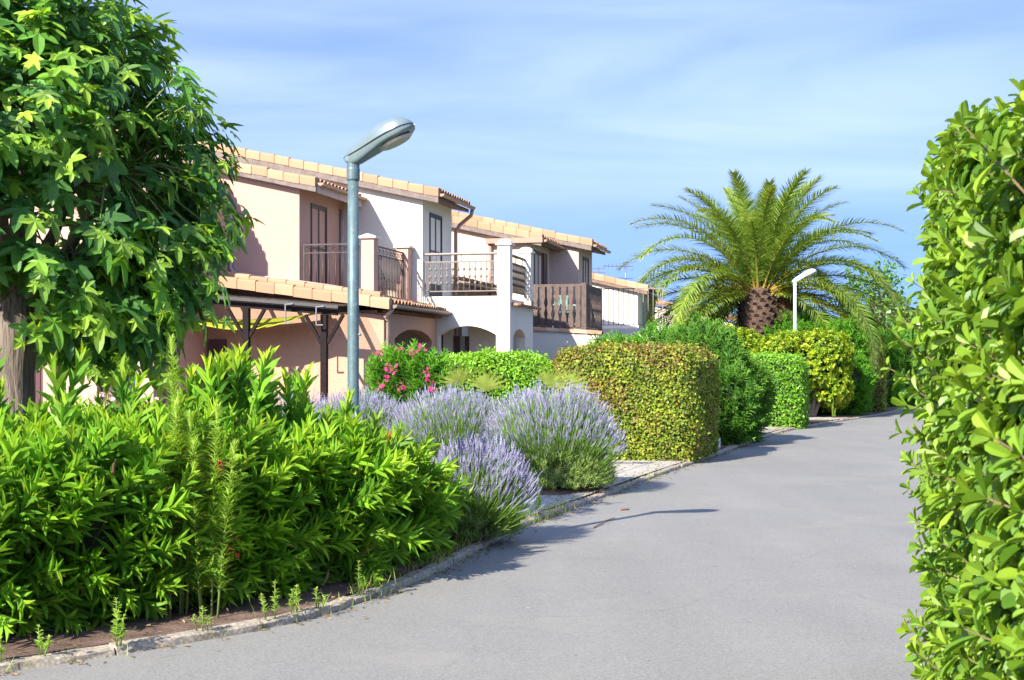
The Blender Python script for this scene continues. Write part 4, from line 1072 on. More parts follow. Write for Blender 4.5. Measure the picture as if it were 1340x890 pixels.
# ------------------------------------------------------------------ date palm
def date_palm():
    loc = np.array([8.35, 46.6, .05])
    root = empty('date_palm', tuple(loc), 0, 'large date palm with arching fronds above the golden shrubs', 'palm tree')
    tk = MB()
    tk.tube([loc + np.array([0,0,z]) for z in (0, .6, 1.5, 2.5, 3.3, 3.85, 4.25)], [.72,.60,.55,.58,.70,.66,.35], 20)
    m = 300
    k = np.arange(m); z = .4 + 3.65*k/m; az = k*2.39996; rr = np.interp(z, [0,.6,1.5,2.5,3.3,3.85,4.25], [.72,.60,.55,.58,.70,.66,.35])
    o = np.stack([np.cos(az), np.sin(az), np.zeros(m)], 1)
    boot = tmpl([(-.5,0,0),(.5,0,0),(.32,.9,.3),(-.32,.9,.3),(-.5,0,-.5),(.5,0,-.5)], [(0,1,2,3),(4,5,2,3),(0,3,4),(1,5,2)])
    tk.inst(boot, loc + o*(rr*.93)[:,None] + np.array([0,0,1])*z[:,None], frames(nrm(o*.55+np.array([0,0,1.0])), o), .17, .22*RNG.uniform(.7,1.3,m), .22)
    tk.build('trunk', M['palmboot'], root, off=loc)
    crown = loc + np.array([0, 0, 3.95])
    def frond(az, el, Ln, bend, dry=False, yl=0.0, name='frond'):
        n = 15; s = np.linspace(0, 1, n)
        e = el - bend*s**(1.35 if el > .6 else 1.05)
        h = np.array([math.cos(az), math.sin(az), 0]); sd = np.array([-math.sin(az), math.cos(az), 0])
        st = Ln/(n-1)
        dv = np.cos(e)[:,None]*h + np.sin(e)[:,None]*np.array([0,0,1.0])
        P = crown + h*.20 + np.concatenate([[np.zeros(3)], np.cumsum((dv[1:]+dv[:-1])/2*st, axis=0)])
        sw = RNG.normal(0, .10); P = P + sd*(sw*s**2*Ln*.5)[:,None]
        lf = MB(); rc = MB()
        rc.tube(P, np.interp(s, [0,.12,.5,1], [.060,.035,.02,.006]), 5, rnd=.2 + .5*random.random(), yng=np.clip(s*1.6-.1, 0, 1))
        m = 136; t = np.linspace(.10, .985, m)
        for side in (-1, 1):
            tt = np.clip(t + RNG.normal(0, .004, m), .08, .99)
            b = np.stack([np.interp(tt, s, P[:,i]) for i in range(3)], 1)
            dd = nrm(np.stack([np.interp(tt, s, dv[:,i]) for i in range(3)], 1))
            nn = np.cross(dd, sd); nn = nn*np.sign(nn[:,2:3]*np.where(el>1.3, 1, 1)+1e-6) if abs(el) < 1.2 else -np.cross(sd, dd)
            fw = np.interp(tt, [0,.2,.7,1], [.35,.75,.95,1.6])
            ld = nrm(sd*side + dd*fw[:,None] + nn*(.22 + .34*np.where(np.arange(m)%2, 1, -1) + RNG.normal(0, .09, m))[:,None] + np.array([0,0,-.12]))
            L = .66*np.interp(tt, [.08,.2,.45,.8,1], [.35,.75,1,.8,.42])*RNG.uniform(.88,1.1,m)
            y = np.clip(yl + np.interp(tt, [.7, 1], [0, .25])*RNG.uniform(0, 1, m), 0, 1)
            lf.inst(T_NEEDLE, b, frames(ld, nn+.2*rand_dirs(m)), .043, L, rnd=np.clip(.5+RNG.normal(0,.22,m), 0, 1), yng=y)
        f = rc.build(name, M['deadfrond'] if dry else M['palmstalk'], root, off=loc)
        lf.build('leaflets', M['deadfrond'] if dry else M['palm'], f, off=(0,0,0) if False else loc)
    k = 0
    for i in range(92):
        q = i/92
        el = math.radians(88 - 96*q**1.0 + random.uniform(-6, 6)); az = i*2.39996 + random.uniform(-.15, .15)
        Ln = random.uniform(5.1, 6.0)*(0.74 + .26*min(1, q*3)); bend = math.radians(36 + 98*min(1, q*1.8)*random.uniform(.8, 1.15)) if q < .8 else math.radians(80 + random.uniform(-12, 12))
        if math.sin(az) < -.78 and el < .95: continue
        frond(az, el, Ln, bend, yl=.08*random.random() + (.25 if q > .8 and random.random() < .4 else 0))
    for az, el, Ln, bd in ((-.05,.42,5.6,1.35),(.12,.2,5.5,1.15),(-.22,.6,5.4,1.5),(-.35,.3,5.3,1.2),(3.2,.35,5.5,1.3),(3.35,.55,5.5,1.5),(3.5,.15,5.2,1.1),(2.95,.2,5.4,1.2)):
        frond(az, el, Ln, bd, yl=.1)
    for az, el, Ln, bd in ((-.5, -.5, 1.5, .8), (-.3, -.35, 2.2, .9), (-.1, -.15, 3.4, .9), (3.3, -.4, 2.4, .8)):
        frond(az, el, Ln, bd, dry=True)
    dd = bpy.data.objects
    root['label'] = 'large date palm with arching fronds and a rough brown trunk above the golden shrubs'
date_palm()

# ------------------------------------------------------------------ far trees
def leafy_tree(loc, rad, ht, label, name='leafy_tree', n=1500, lsz=.30, mat='far_tree', trunk=.2, zr=None, group=None):
    loc = np.array(loc, float)
    r = empty(name, tuple(loc), 0, label, 'tree', group)
    tk, lf = MB(), MB()
    zr = zr or ht*.36
    C = loc + np.array([0, 0, ht - zr])
    tk.tube([loc, loc + np.array([.05,0,ht*.4]), C + np.array([0,0,zr*.4])], [trunk, trunk*.7, trunk*.25], 8)
    cl = nrm(RNG.normal(size=(46, 3)))*RNG.uniform(.35, 1, 46)[:,None]**.5*np.array([rad, rad, zr])
    for c in cl[:22]:
        tk.tube([loc + np.array([0,0,ht*.38]), C + c*.5, C + c], [trunk*.35, trunk*.2, trunk*.08], 5)
    k = RNG.integers(0, 46, n)
    P = C + cl[k] + RNG.normal(0, 1, (n,3))*np.array([rad, rad, zr])*.17
    d = nrm(rand_dirs(n) + np.array([0,0,-.3])); s = RNG.uniform(.6, 1.2, n)
    tone = RNG.uniform(0, 1, 46)[k]
    lf.inst(T_OVAL, P, frames(d, nrm(P-C+.6*rand_dirs(n)*rad)), lsz*.55*s, lsz*s, rnd=np.clip(.5*tone+.5*RNG.uniform(0,1,n), 0, 1))
    return finish(r, [('trunk', tk, M['bark']), ('crown', lf, M[mat])])
leafy_tree((18.3, 70, 0), 1.75, 7.0, 'loose leafy tree rising behind the right-hand palm fronds', n=2300, lsz=.28, zr=2.6)
leafy_tree((19.6, 78, 0), 1.5, 4.4, 'lower leafy tree beyond the loose tall one, left of the white far lamps', n=1700, lsz=.28)
fw = MB(); fc = MB()
for (x, y, z, a, b, c) in [(33,122,3.4,5,3,3.6),(40,128,3.6,5,3,4.0),(27,116,2.6,4,3,2.9),(47,135,3.5,6,4,4.2),(56,142,4,7,4,4.5),(24,108,2.2,3,2,2.4),(66,150,4,8,4,4.8),(36,116,2.2,3,2,2.4),(14,130,2.2,7,3,2.6),(2,135,2.4,8,3,2.8),(76,140,4,8,5,5)]:
    L = Lump((x, y, z), (a, b, c), 2.2, 0, .16, .9); P, G = L.sample(int(L.area()*7), .2); n = len(P)
    P = P + G*RNG.uniform(-.5, .2, n)[:,None]; tone = (np.sin(P[:,0]*1.1)*np.sin(P[:,2]*1.4+P[:,0]*.4)+1)/2
    fw.inst(T_OVAL, P, frames(nrm(rand_dirs(n)+G*.3), nrm(G+.6*rand_dirs(n))), .34, .60*RNG.uniform(.6,1.2,n), rnd=np.clip(.5*tone+.5*RNG.uniform(0,1,n),0,1))
    L.core(fc, .85)
w_ = fw.build('far_wood', M['wood_far']); tag(w_, kind='stuff')
cw = fc.build('far_wood_filler', M['inner'], w_)  # solid dark cores added inside the far trees

# ------------------------------------------------------------------ litter, grass, weeds, twigs
lt = MB(); n = 4200
i = RNG.integers(0, m_, n*3); i = i[(KERB[i,1] > 6.3) & (KERB[i,1] < 40)][:n]; n = len(i)
off = np.where(RNG.uniform(size=n) < .6, RNG.normal(-.03, .05, n), RNG.uniform(.1, .9, n))
P = np.stack([KERB[i,0]+NL[i,0]*off, KERB[i,1]+NL[i,1]*off, np.where(off < .0, .012, np.where(off < .13, .09, .075))], 1)
P[:,:2] += RNG.normal(0, .08, (n,2))*.6
d = nrm(rand_dirs(n)*np.array([1,1,.25]))
lt.inst(T_OVAL, P, frames(d, np.tile([[0,0,1.0]],(n,1))+.4*rand_dirs(n)), .014*RNG.uniform(.6,1.5,n), .04*RNG.uniform(.5,1.5,n), rnd=RNG.uniform(0,1,n))
tag(lt.build('leaf_litter', M['deadleaf']), kind='stuff')

gr = MB(); n = 5200
i = RNG.integers(0, m_, n*4); i = i[(KERB[i,1] > 6.0) & (KERB[i,1] < 34)]
dn = .5+.5*np.sin(KERB[i,1]*2.1+1)*np.sin(KERB[i,1]*.83); band = ((KERB[i,1] > 10.2) & (KERB[i,1] < 15.3))
i = i[RNG.uniform(size=len(i)) < np.where(band, .95, dn**2*.5)][:n]; n = len(i)
off = np.where((KERB[i,1] > 10.2) & (KERB[i,1] < 13.0), RNG.normal(.10, .11, n), RNG.normal(-.005, .03, n))
P = np.stack([KERB[i,0]+NL[i,0]*off, KERB[i,1]+NL[i,1]*off, np.where((off > 0) & (off < .125), .07, np.where(off > 0, .05, 0))], 1) + RNG.normal(0,.03,(n,3))*np.array([1,1,0])
d = nrm(rand_dirs(n)*np.array([.7,.7,0]) + np.array([0,0,1.0]))
gr.inst(T_NEEDLE, P, frames(d, rand_dirs(n)), .006, RNG.uniform(.03,.13,n), rnd=RNG.uniform(0,1,n))
tag(gr.build('kerb_grass', M['grass']), kind='stuff')

def kerb_weed(px, Y, h, n, label, off=.02):
    x = kerb_x(Y); loc = np.array([x + px, Y, .075])
    r = empty('kerb_weed', tuple(loc), 0, label, 'weed', 'weeds sprouting along the kerb')
    lf, st = MB(), MB()
    for k in range(n):
        hh = h*(1 if k == 0 else random.uniform(.4, .8)); ox, oy = random.uniform(-.05, .05)*(k > 0), random.uniform(-.03, .03)
        e = loc + np.array([ox*1.6, oy, hh])
        st.tube([loc + np.array([ox, oy, -.02]), e], [.005, .002], 4)
        m = int(hh*260); t = RNG.uniform(.1, 1, m); az = RNG.uniform(0, 6.3, m); el = RNG.uniform(.3, 1.1, m)
        pos = loc + np.array([ox, oy, 0]) + t[:,None]*np.array([ox*.6, 0, hh])
        dd = np.stack([np.cos(az)*np.cos(el), np.sin(az)*np.cos(el), np.sin(el)], 1)
        lf.inst(T_OVAL, pos, frames(dd, np.tile([[0,0,1.0]],(m,1))), .009, .042*(1.15-.6*t)*RNG.uniform(.7,1.2,m), rnd=RNG.uniform(0,1,m), yng=np.clip(t-.3,0,1))
    finish(r, [('leaves', lf, M['weed']), ('stalk', st, M['twiggreen'])])
kerb_weed(-.02, 7.62, .24, 4, 'tallest kerb weed, a bright upright clump under the near end of the hedge')
kerb_weed(-.10, 7.36, .13, 4, 'short double-stemmed kerb weed left of the tallest one')
kerb_weed(-.06, 7.20, .10, 4, 'low bushy kerb weed nearest the camera on the kerb edge')
kerb_weed(-.02, 8.03, .13, 3, 'pale kerb weed midway along the bare soil, right of the tallest weed')
kerb_weed(.00, 8.42, .21, 2, 'slender kerb weed in front of the deep shade of the hedge')
kerb_weed(-.04, 8.62, .16, 3, 'leafy kerb weed just right of the slender one')
kerb_weed(-.03, 8.78, .10, 3, 'small round kerb weed beside the leafy one, against the road')
kerb_weed(-.02, 9.30, .20, 2, 'upright kerb weed where the soil strip narrows to grass')
kerb_weed(-.03, 14.3, .30, 3, 'dark thin weed at the paving edge between the two lavender bushes')
kerb_weed(-.5, 41.2, .55, 5, 'dry bushy weed at the foot of the golden shrub trunk')

def twig(pts, label, r=.008):
    t = MB(); t.tube(pts, np.linspace(r, r*.5, len(pts)), 5)
    if len(pts) > 3:
        t.tube([pts[1], (pts[1][0]+.12, pts[1][1]+.2, pts[1][2]+.012)], [r*.7, r*.3], 4)
    return tag(t.build('twig', M['deadleafwood']), label, 'twig', 'dry twigs lying on the road')
M['deadleafwood'] = plain('dry twig', (.20,.13,.09), .9, var=.2)
twig([(.80,13.55,.016),(.88,13.8,.02),(.95,14.1,.018),(1.08,14.45,.016)], 'forked dry twig on the asphalt below the largest lavender')
twig([(2.45,8.55,.014),(2.6,8.7,.018),(2.72,8.75,.014)], 'bent dry twig on the asphalt beside the close right hedge')
cl_ = MB(); cl_.tube([(1.20,15.25,.016),(1.3,15.3,.02)], [.02,.012], 6); tag(cl_.build('dry_leaf', M['deadleafwood']), 'curled brown leaf on the asphalt in the lavender shadow', 'leaf')

def block(loc, sz, rz, label):
    b = MB(); b.box((-sz[0]/2,-sz[1]/2,0), (sz[0]/2,sz[1]/2,sz[2]))
    for s in (-1, 1):
        b.box((-sz[0]*.42, s*sz[1]*.5-.012, sz[2]*.12), (sz[0]*.42, s*sz[1]*.5+.012, sz[2]*.88))
    o = b.build('concrete_block', M['whiteblock'], bevel=.012); o.location = loc; o.rotation_euler = (0, 0, rz)
    return tag(o, label, 'block', 'pale blocks beside the variegated hedge')
block((3.78, 25.95, .05), (.28, .22, .20), -.3, 'larger pale block standing at the corner of the variegated hedge')
block((3.42, 26.3, .05), (.22, .2, .20), -.2, 'smaller pale block behind the larger one, against the dark oleander')

# ------------------------------------------------------------------ street lamps
def lamp(loc, H, rz, label, style, L=.56, pr=.046):
    """H: height of the pole top"""
    root = empty('street_lamp', loc, rz, label, 'street lamp', 'street lamps along the road')
    mp = M['greypaint'] if style else M['whitelamp']; mh = M['lampgrey'] if style else M['whitelamp']
    p = MB(); p.lathe([(pr*1.9,0),(pr*1.9,.02),(pr*1.35,.03),(pr*1.35,.6),(pr*1.02,.66),(pr,H*.6),(pr*.93,H)], 20); p.build('pole', mp, root, smooth=False)
    for f in root.children[0].data.polygons: f.use_smooth = abs(f.normal.z) < .5
    c = MB(); c.lathe([(pr*1.08,H-.10),(pr*1.16,H-.09),(pr*1.16,H-.015),(pr*1.1,H+.0),(pr*1.1,H+.06)], 18); c.build('collar', mp, root)
    bl = MB(); bl.tube([(pr*.9, 0, H*.575), (pr+.02, 0, H*.575)], .012, 6); bl.build('bolt', mp, root)
    tilt = math.radians(24)
    ca, sa = math.cos(tilt), math.sin(tilt)
    S = np.array([-.13, -.03, .06, .18, .34, .50, .66, .80, .90, .97, 1.0])
    W = np.array([.045,.062,.068,.078,.098,.118,.128,.122,.102,.066,.028])
    TP = np.array([.012,.045,.060,.072,.094,.118,.126,.112,.084,.045,.016])
    BT = np.array([-.03,-.085,-.088,-.082,-.074,-.062,-.060,-.058,-.050,-.035,-.012])
    def shell(top):
        mb = MB(); v = []; f = []; K = 13
        for s, w, a, b in zip(S, W, TP, BT):
            for j in range(K):
                an = PI*j/(K-1)
                y = w*math.copysign(abs(math.cos(an))**.75, math.cos(an))
                z = (a*math.sin(an)**.8 if top else b*min(1, math.sin(an)**.42*1.0))
                y2 = y*(1.03 if top else .985)
                x = s*L
                v.append((x*ca - z*sa, y2, H + .10 + x*sa + z*ca))
        n = len(S)
        for i in range(n-1):
            for j in range(K-1):
                q = (i*K+j, (i+1)*K+j, (i+1)*K+j+1, i*K+j+1)
                f.append(q if top else q[::-1])
        f.append(tuple(range(K))); f.append(tuple((n-1)*K+j for j in range(K-1, -1, -1)))
        mb.faces(v, f); return mb
    hd = shell(False).build('lamp_body', mh, root, smooth=True)
    shell(True).build('lamp_cover', mh, root, smooth=True)
    # flat lens under the outer half
    g = MB(); v = []; n = 20
    for k in range(n):
        an = 2*PI*k/n; x = L*(.66 + .27*math.cos(an)); y = .095*math.sin(an); z = -.064
        v.append((x*ca - z*sa, y, H+.10 + x*sa + z*ca))
    for k in range(n):
        an = 2*PI*k/n; x = L*(.66 + .22*math.cos(an)); y = .075*math.sin(an); z = -.082
        v.append((x*ca - z*sa, y, H+.10 + x*sa + z*ca))
    g.faces(v, [(k, (k+1)%n, n+(k+1)%n, n+k) for k in range(n)] + [tuple(range(n, 2*n))])
    g.build('lens', M['lens'], hd)
    # seam line between cover and body
    sm = MB(); pts = []
    for s, w in zip(S[1:], W[1:]):
        pts.append((s*L*ca, -w*1.035, H+.10+s*L*sa))
    sm.tube(pts, .004, 5); sm.build('seal', M['frame'], hd)
    return root
M['lens'] = plain('lamp lens', (.42,.40,.34), .15, spec=.8)
RD = -.29
lamp((-1.27, 11.0, .05), 3.14, RD, 'grey cobra-head street lamp standing in the near oleander hedge', True)
l2 = lamp((9.05, 44.0, .05), 4.22, -.4, 'white street lamp in front of the date palm, above the golden shrub', False, L=.74, pr=.052)
for (x, y, H, lab) in ((19.05, 70, 4.1, 'white lamp post half hidden behind the right-hand palm fronds'),
                       (27.7, 95, 4.25, 'first far white lamp above the flowering hedge, tallest of the distant three'),
                       (32.7, 107, 4.2, 'second far white lamp, between the other two distant ones'),
                       (42.2, 135, 4.2, 'farthest white lamp, partly hidden by the close right hedge')):
    c = copy_tree(l2); c.location = (x, y, 0); c['label'] = lab

# ------------------------------------------------------------------ houses (u towards the road, t along the terrace)
H0 = Vector((-2.83, 28.0, 0)); HA = math.atan2(-.232, .973)
def HP(u, t, z=0):
    return (H0.x + u*.973 + t*.232, H0.y - u*.232 + t*.973, z)
class Part:
    """builds in (u, t, z) and hangs the mesh under its house"""
    def __init__(self, root, o): self.root = root; self.o = o
    def add(self, name, mb, mat, parent=None, **kw):
        return mb.build(name, M[mat] if isinstance(mat, str) else mat, parent or self.root, off=(self.o[0], self.o[1], 0), **kw)
def house(label, u, t, name='terraced_house'):
    r = empty(name, HP(u, t), HA, label, 'house', 'terraced houses on the left')
    return Part(r, (u, t))

def barrel(seg=6):
    """one canal tile, unit length along +Y, radius 1, with a visible lip"""
    v = []; f = []
    for y, r in ((0, 1.0), (1, .84)):
        for rr in (r, r-.16):
            for j in range(seg+1):
                a = PI*j/seg
                v.append((math.cos(a)*rr, y, math.sin(a)*rr))
    k = seg+1
    for j in range(seg):
        f.append((j, j+1, 2*k+j+1, 2*k+j)); f.append((k+j+1, k+j, 3*k+j, 3*k+j+1)); f.append((j+1, j, k+j, k+j+1))
    return tmpl(v, f)
T_BARREL = barrel()
def tiled_roof(ue, ze, ur, sl, t0, t1, pitch_step=.2, tl=.42):
    """canal tiles on a plane falling to +u; eave at (ue, ze), top at ur"""
    mb = MB()
    L = ue - ur; n = int(abs(L)/(tl*.82)) + 1; cols = int((t1-t0)/pitch_step)
    an = math.atan(sl); ca, sa = math.cos(an), math.sin(an)
    pos = []; ups = []
    for c in range(cols):
        t = t0 + (c+.5)*(t1-t0)/cols
        for k in range(n):
            s = k*tl*.82
            pos.append((ue - s*ca + .03, t + random.uniform(-.006, .006), ze + s*sa + .03 + random.uniform(-.004, .004)))
    pos = np.array(pos); m = len(pos)
    d = np.tile(np.array([[-ca, 0, sa*.86]]), (m, 1)); up = np.tile(np.array([[sa, 0, ca]]), (m, 1))
    fr = frames(d, up)
    mb.inst(T_BARREL, pos, fr, pitch_step*.47, tl, pitch_step*.40, rnd=RNG.uniform(0, 1, m))
    # pan layer under the covers
    mb.faces([(ue, t0, ze), (ue, t1, ze), (ur, t1, ze+(ue-ur)*sl), (ur, t0, ze+(ue-ur)*sl)], [(0, 1, 2, 3)], .2)
    return mb
def rake_tiles(ue, ze, ur, sl, t, face=-1, tl=.36, hgt=.15):
    """verge: L-shaped edge tiles along the gable, each lapping the next"""
    mb = MB(); an = math.atan(sl); ca, sa = math.cos(an), math.sin(an)
    n = int((ue-ur)/ca/tl)
    for k in range(n):
        s0 = k*tl; s1 = s0 + tl*1.03; lap = .018
        z0 = random.uniform(-.010, .010)
        def P(s, dt, dz): return (ue - s*ca - dz*sa*-1*0, t + dt, ze + s*sa + dz + z0)
        rr = random.uniform(.2, .85)
        # side plate, lower end standing a little proud
        s1 -= .005
        lo = []; hi = []
        for s, o, lst in ((s0, lap, lo), (s1, 0, hi)):
            g_ = .012 if o else 0
            lst += [P(s, face*(.045+o), -hgt+.06), P(s, face*(.047+o), .055+g_), P(s, face*(.030+o), .085+g_), P(s, -face*.05, .105+g_), P(s, -face*.13, .09+g_), P(s, -face*.13, -hgt+.06)]
        mb.faces(lo+hi, [(i, (i+1)%6, 6+(i+1)%6, 6+i) for i in range(6)] + [tuple(range(5, -1, -1)), tuple(range(6, 12))], rr)
        continue
        m = 6
        for j in range(m):
            pass
        seg = []
        for q, (s, rad) in enumerate(((s0, .085), (s1, .078))):
            for j in range(7):
                a = PI*j/6
                seg.append(P(s, face*-.04 + math.cos(a)*rad*-face*-1, .070 + math.sin(a)**.6*rad*.42))
        mb.faces(seg, [(j, j+1, 7+j+1, 7+j) for j in range(6)] + [tuple(range(6, -1, -1)), tuple(range(7, 14))], rr)
    return mb
def gutter(u, t0, t1, z, r=.065):
    mb = MB(); v = []; K = 9
    for t in (t0, t1):
        for rr in (r, r-.012):
            for j in range(K):
                a = PI + PI*j/(K-1)
                v.append((u + math.cos(a)*rr, t, z + math.sin(a)*rr))
    f = []
    for j in range(K-1):
        f.append((j, j+1, 2*K+j+1, 2*K+j)); f.append((K+j+1, K+j, 3*K+j, 3*K+j+1)); f.append((j+1, j, K+j, K+j+1)); f.append((2*K+j, 2*K+j+1, 3*K+j+1, 3*K+j))
    f += [(0, 2*K, 3*K, K), (K-1, 2*K-1, 4*K-1, 3*K-1)]
    mb.faces(v, f)
    for t in (t0, t1-.01):
        mb.prism([(u-r, z), (u-r*.7, z-r*.7), (u, z-r), (u+r*.7, z-r*.7), (u+r, z)], 'y', t-.005, t+.008)
    return mb
def gable_wall(poly, t0, t1):
    mb = MB(); mb.prism(poly, 'y', t0, t1); return mb
def arch_poly(u0, u1, a0, a1, zs, zt, ztop, zbot=0.0, n=12):
    """wall face from u0 to u1 with a flat arch opening a0..a1 (springing zs, crown zt)"""
    p = [(u0, zbot), (a0, zbot), (a0, zs)]
    for k in range(1, n):
        s = k/n; p.append((a0 + (a1-a0)*s, zs + (zt-zs)*(1-(2*s-1)**2)))
    p += [(a1, zs), (a1, zbot), (u1, zbot), (u1, ztop), (u0, ztop)]
    return p
def french_door(pt, parent, u, t0, t1, z0, z1, fm='frame', gm='glass', name='balcony_door', leaves=2):
    """a glazed two-leaf door in a wall whose face is at u"""
    fr = MB(); w = .04
    fr.box((u-.06, t0, z0), (u+.025, t0+w, z1)); fr.box((u-.06, t1-w, z0), (u+.025, t1, z1)); fr.box((u-.06, t0+w, z1-w), (u+.022, t1-w, z1)); fr.box((u-.06, t0+w, z0), (u+.022, t1-w, z0+.1))
    d = pt.add(name, fr, fm)
    tw = (t1-t0-2*w)/leaves
    for k in range(leaves):
        a = t0 + w + k*tw
        lf = MB()
        lf.box((u-.05, a+.003, z0+.1), (u+.012, a+.035, z1-w)); lf.box((u-.05, a+tw-.035, z0+.1), (u+.012, a+tw-.003, z1-w))
        lf.box((u-.05, a+.035, z1-w-.06), (u+.010, a+tw-.035, z1-w)); lf.box((u-.05, a+.035, z0+.1), (u+.010, a+tw-.035, z0+.28)); lf.box((u-.05, a+.035, z0+1.0), (u+.010, a+tw-.035, z0+1.04))
        pt.add('leaf_frame', lf, fm, d)
        g = MB(); g.box((u-.035, a+.035, z0+.28), (u-.004, a+tw-.035, z1-w-.06)); pt.add('pane', g, gm, d)
    return d

# ---- balcony railings ------------------------------------------------
def scroll(mb, c, ax, r=.05, w=.006):
    pts = []
    for k in range(15):
        a = k/14*2*PI*1.25; q = r*(1-.35*k/14)
        pts.append((c[0] + ax[0]*math.cos(a)*q, c[1] + ax[1]*math.cos(a)*q, c[2] + math.sin(a)*q))
    mb.tube(pts, w, 4)
def iron_rail(pt, p, q, z0, z1, mat, style='plain', step=.12, parent=None, name='balcony_railing', topz=None):
    p = np.array(p, float); q = np.array(q, float); L = np.linalg.norm(q-p); ax = (q-p)/L
    fr = MB()
    def X(s, z): return (p[0]+ax[0]*s, p[1]+ax[1]*s, z)
    fr.bar(X(0, z1), X(L, z1), .035, .03); fr.bar(X(0, z0), X(L, z0), .03, .022)
    fr.bar(X(0.015, z0-.06), X(.015, z1-.016), .028, .028, (1,0,0)); fr.bar(X(L-.015, z0-.06), X(L-.015, z1-.016), .028, .028, (1,0,0))
    zt = z1
    if style in ('scroll', 'gate'):
        zt = z1-.17; fr.bar(X(.03, zt), X(L-.03, zt), .022, .02)
        n = max(3, int(L/.24))
        for k in range(n):
            s = (k+.5)*L/n; scroll(fr, X(s-.045, z1-.09), ax, .062); scroll(fr, X(s+.05, z1-.1), -ax, .05)
    if style == 'knob':
        fr.tube([X(0, z1+.17), X(L, z1+.17)], .032, 10)
        for s in np.linspace(.25, L-.25, 3): fr.tube([X(s, z1), X(s, z1+.17)], .012, 6)
    rail = pt.add(name, fr, mat, parent)
    n = int(L/step)
    for k in range(1, n):
        s = k*L/n
        b = MB(); b.tube([X(s, z0), X(s, zt)], .012, 6)
        if style == 'knob':
            for zz in ((z0*.72+zt*.28), (z0*.5+zt*.5), (z0*.25+zt*.75)):
                c = X(s, zz); b.lathe([(.012,-.035),(.030,-.014),(.030,.014),(.012,.035)], 8, c)
        elif style != 'plain' and k % 2:
            c = X(s, z0*.55+zt*.45); b.lathe([(.008,-.05),(.016,-.03),(.016,.03),(.008,.05)], 8, c)
        elif style == 'gate':
            b.tube([X(s-.02, z0+.05), X(s-.035, z0+.2), X(s, z0+.32)], .006, 4)
        pt.add('baluster', b, mat, rail)
    return rail

SL = .225
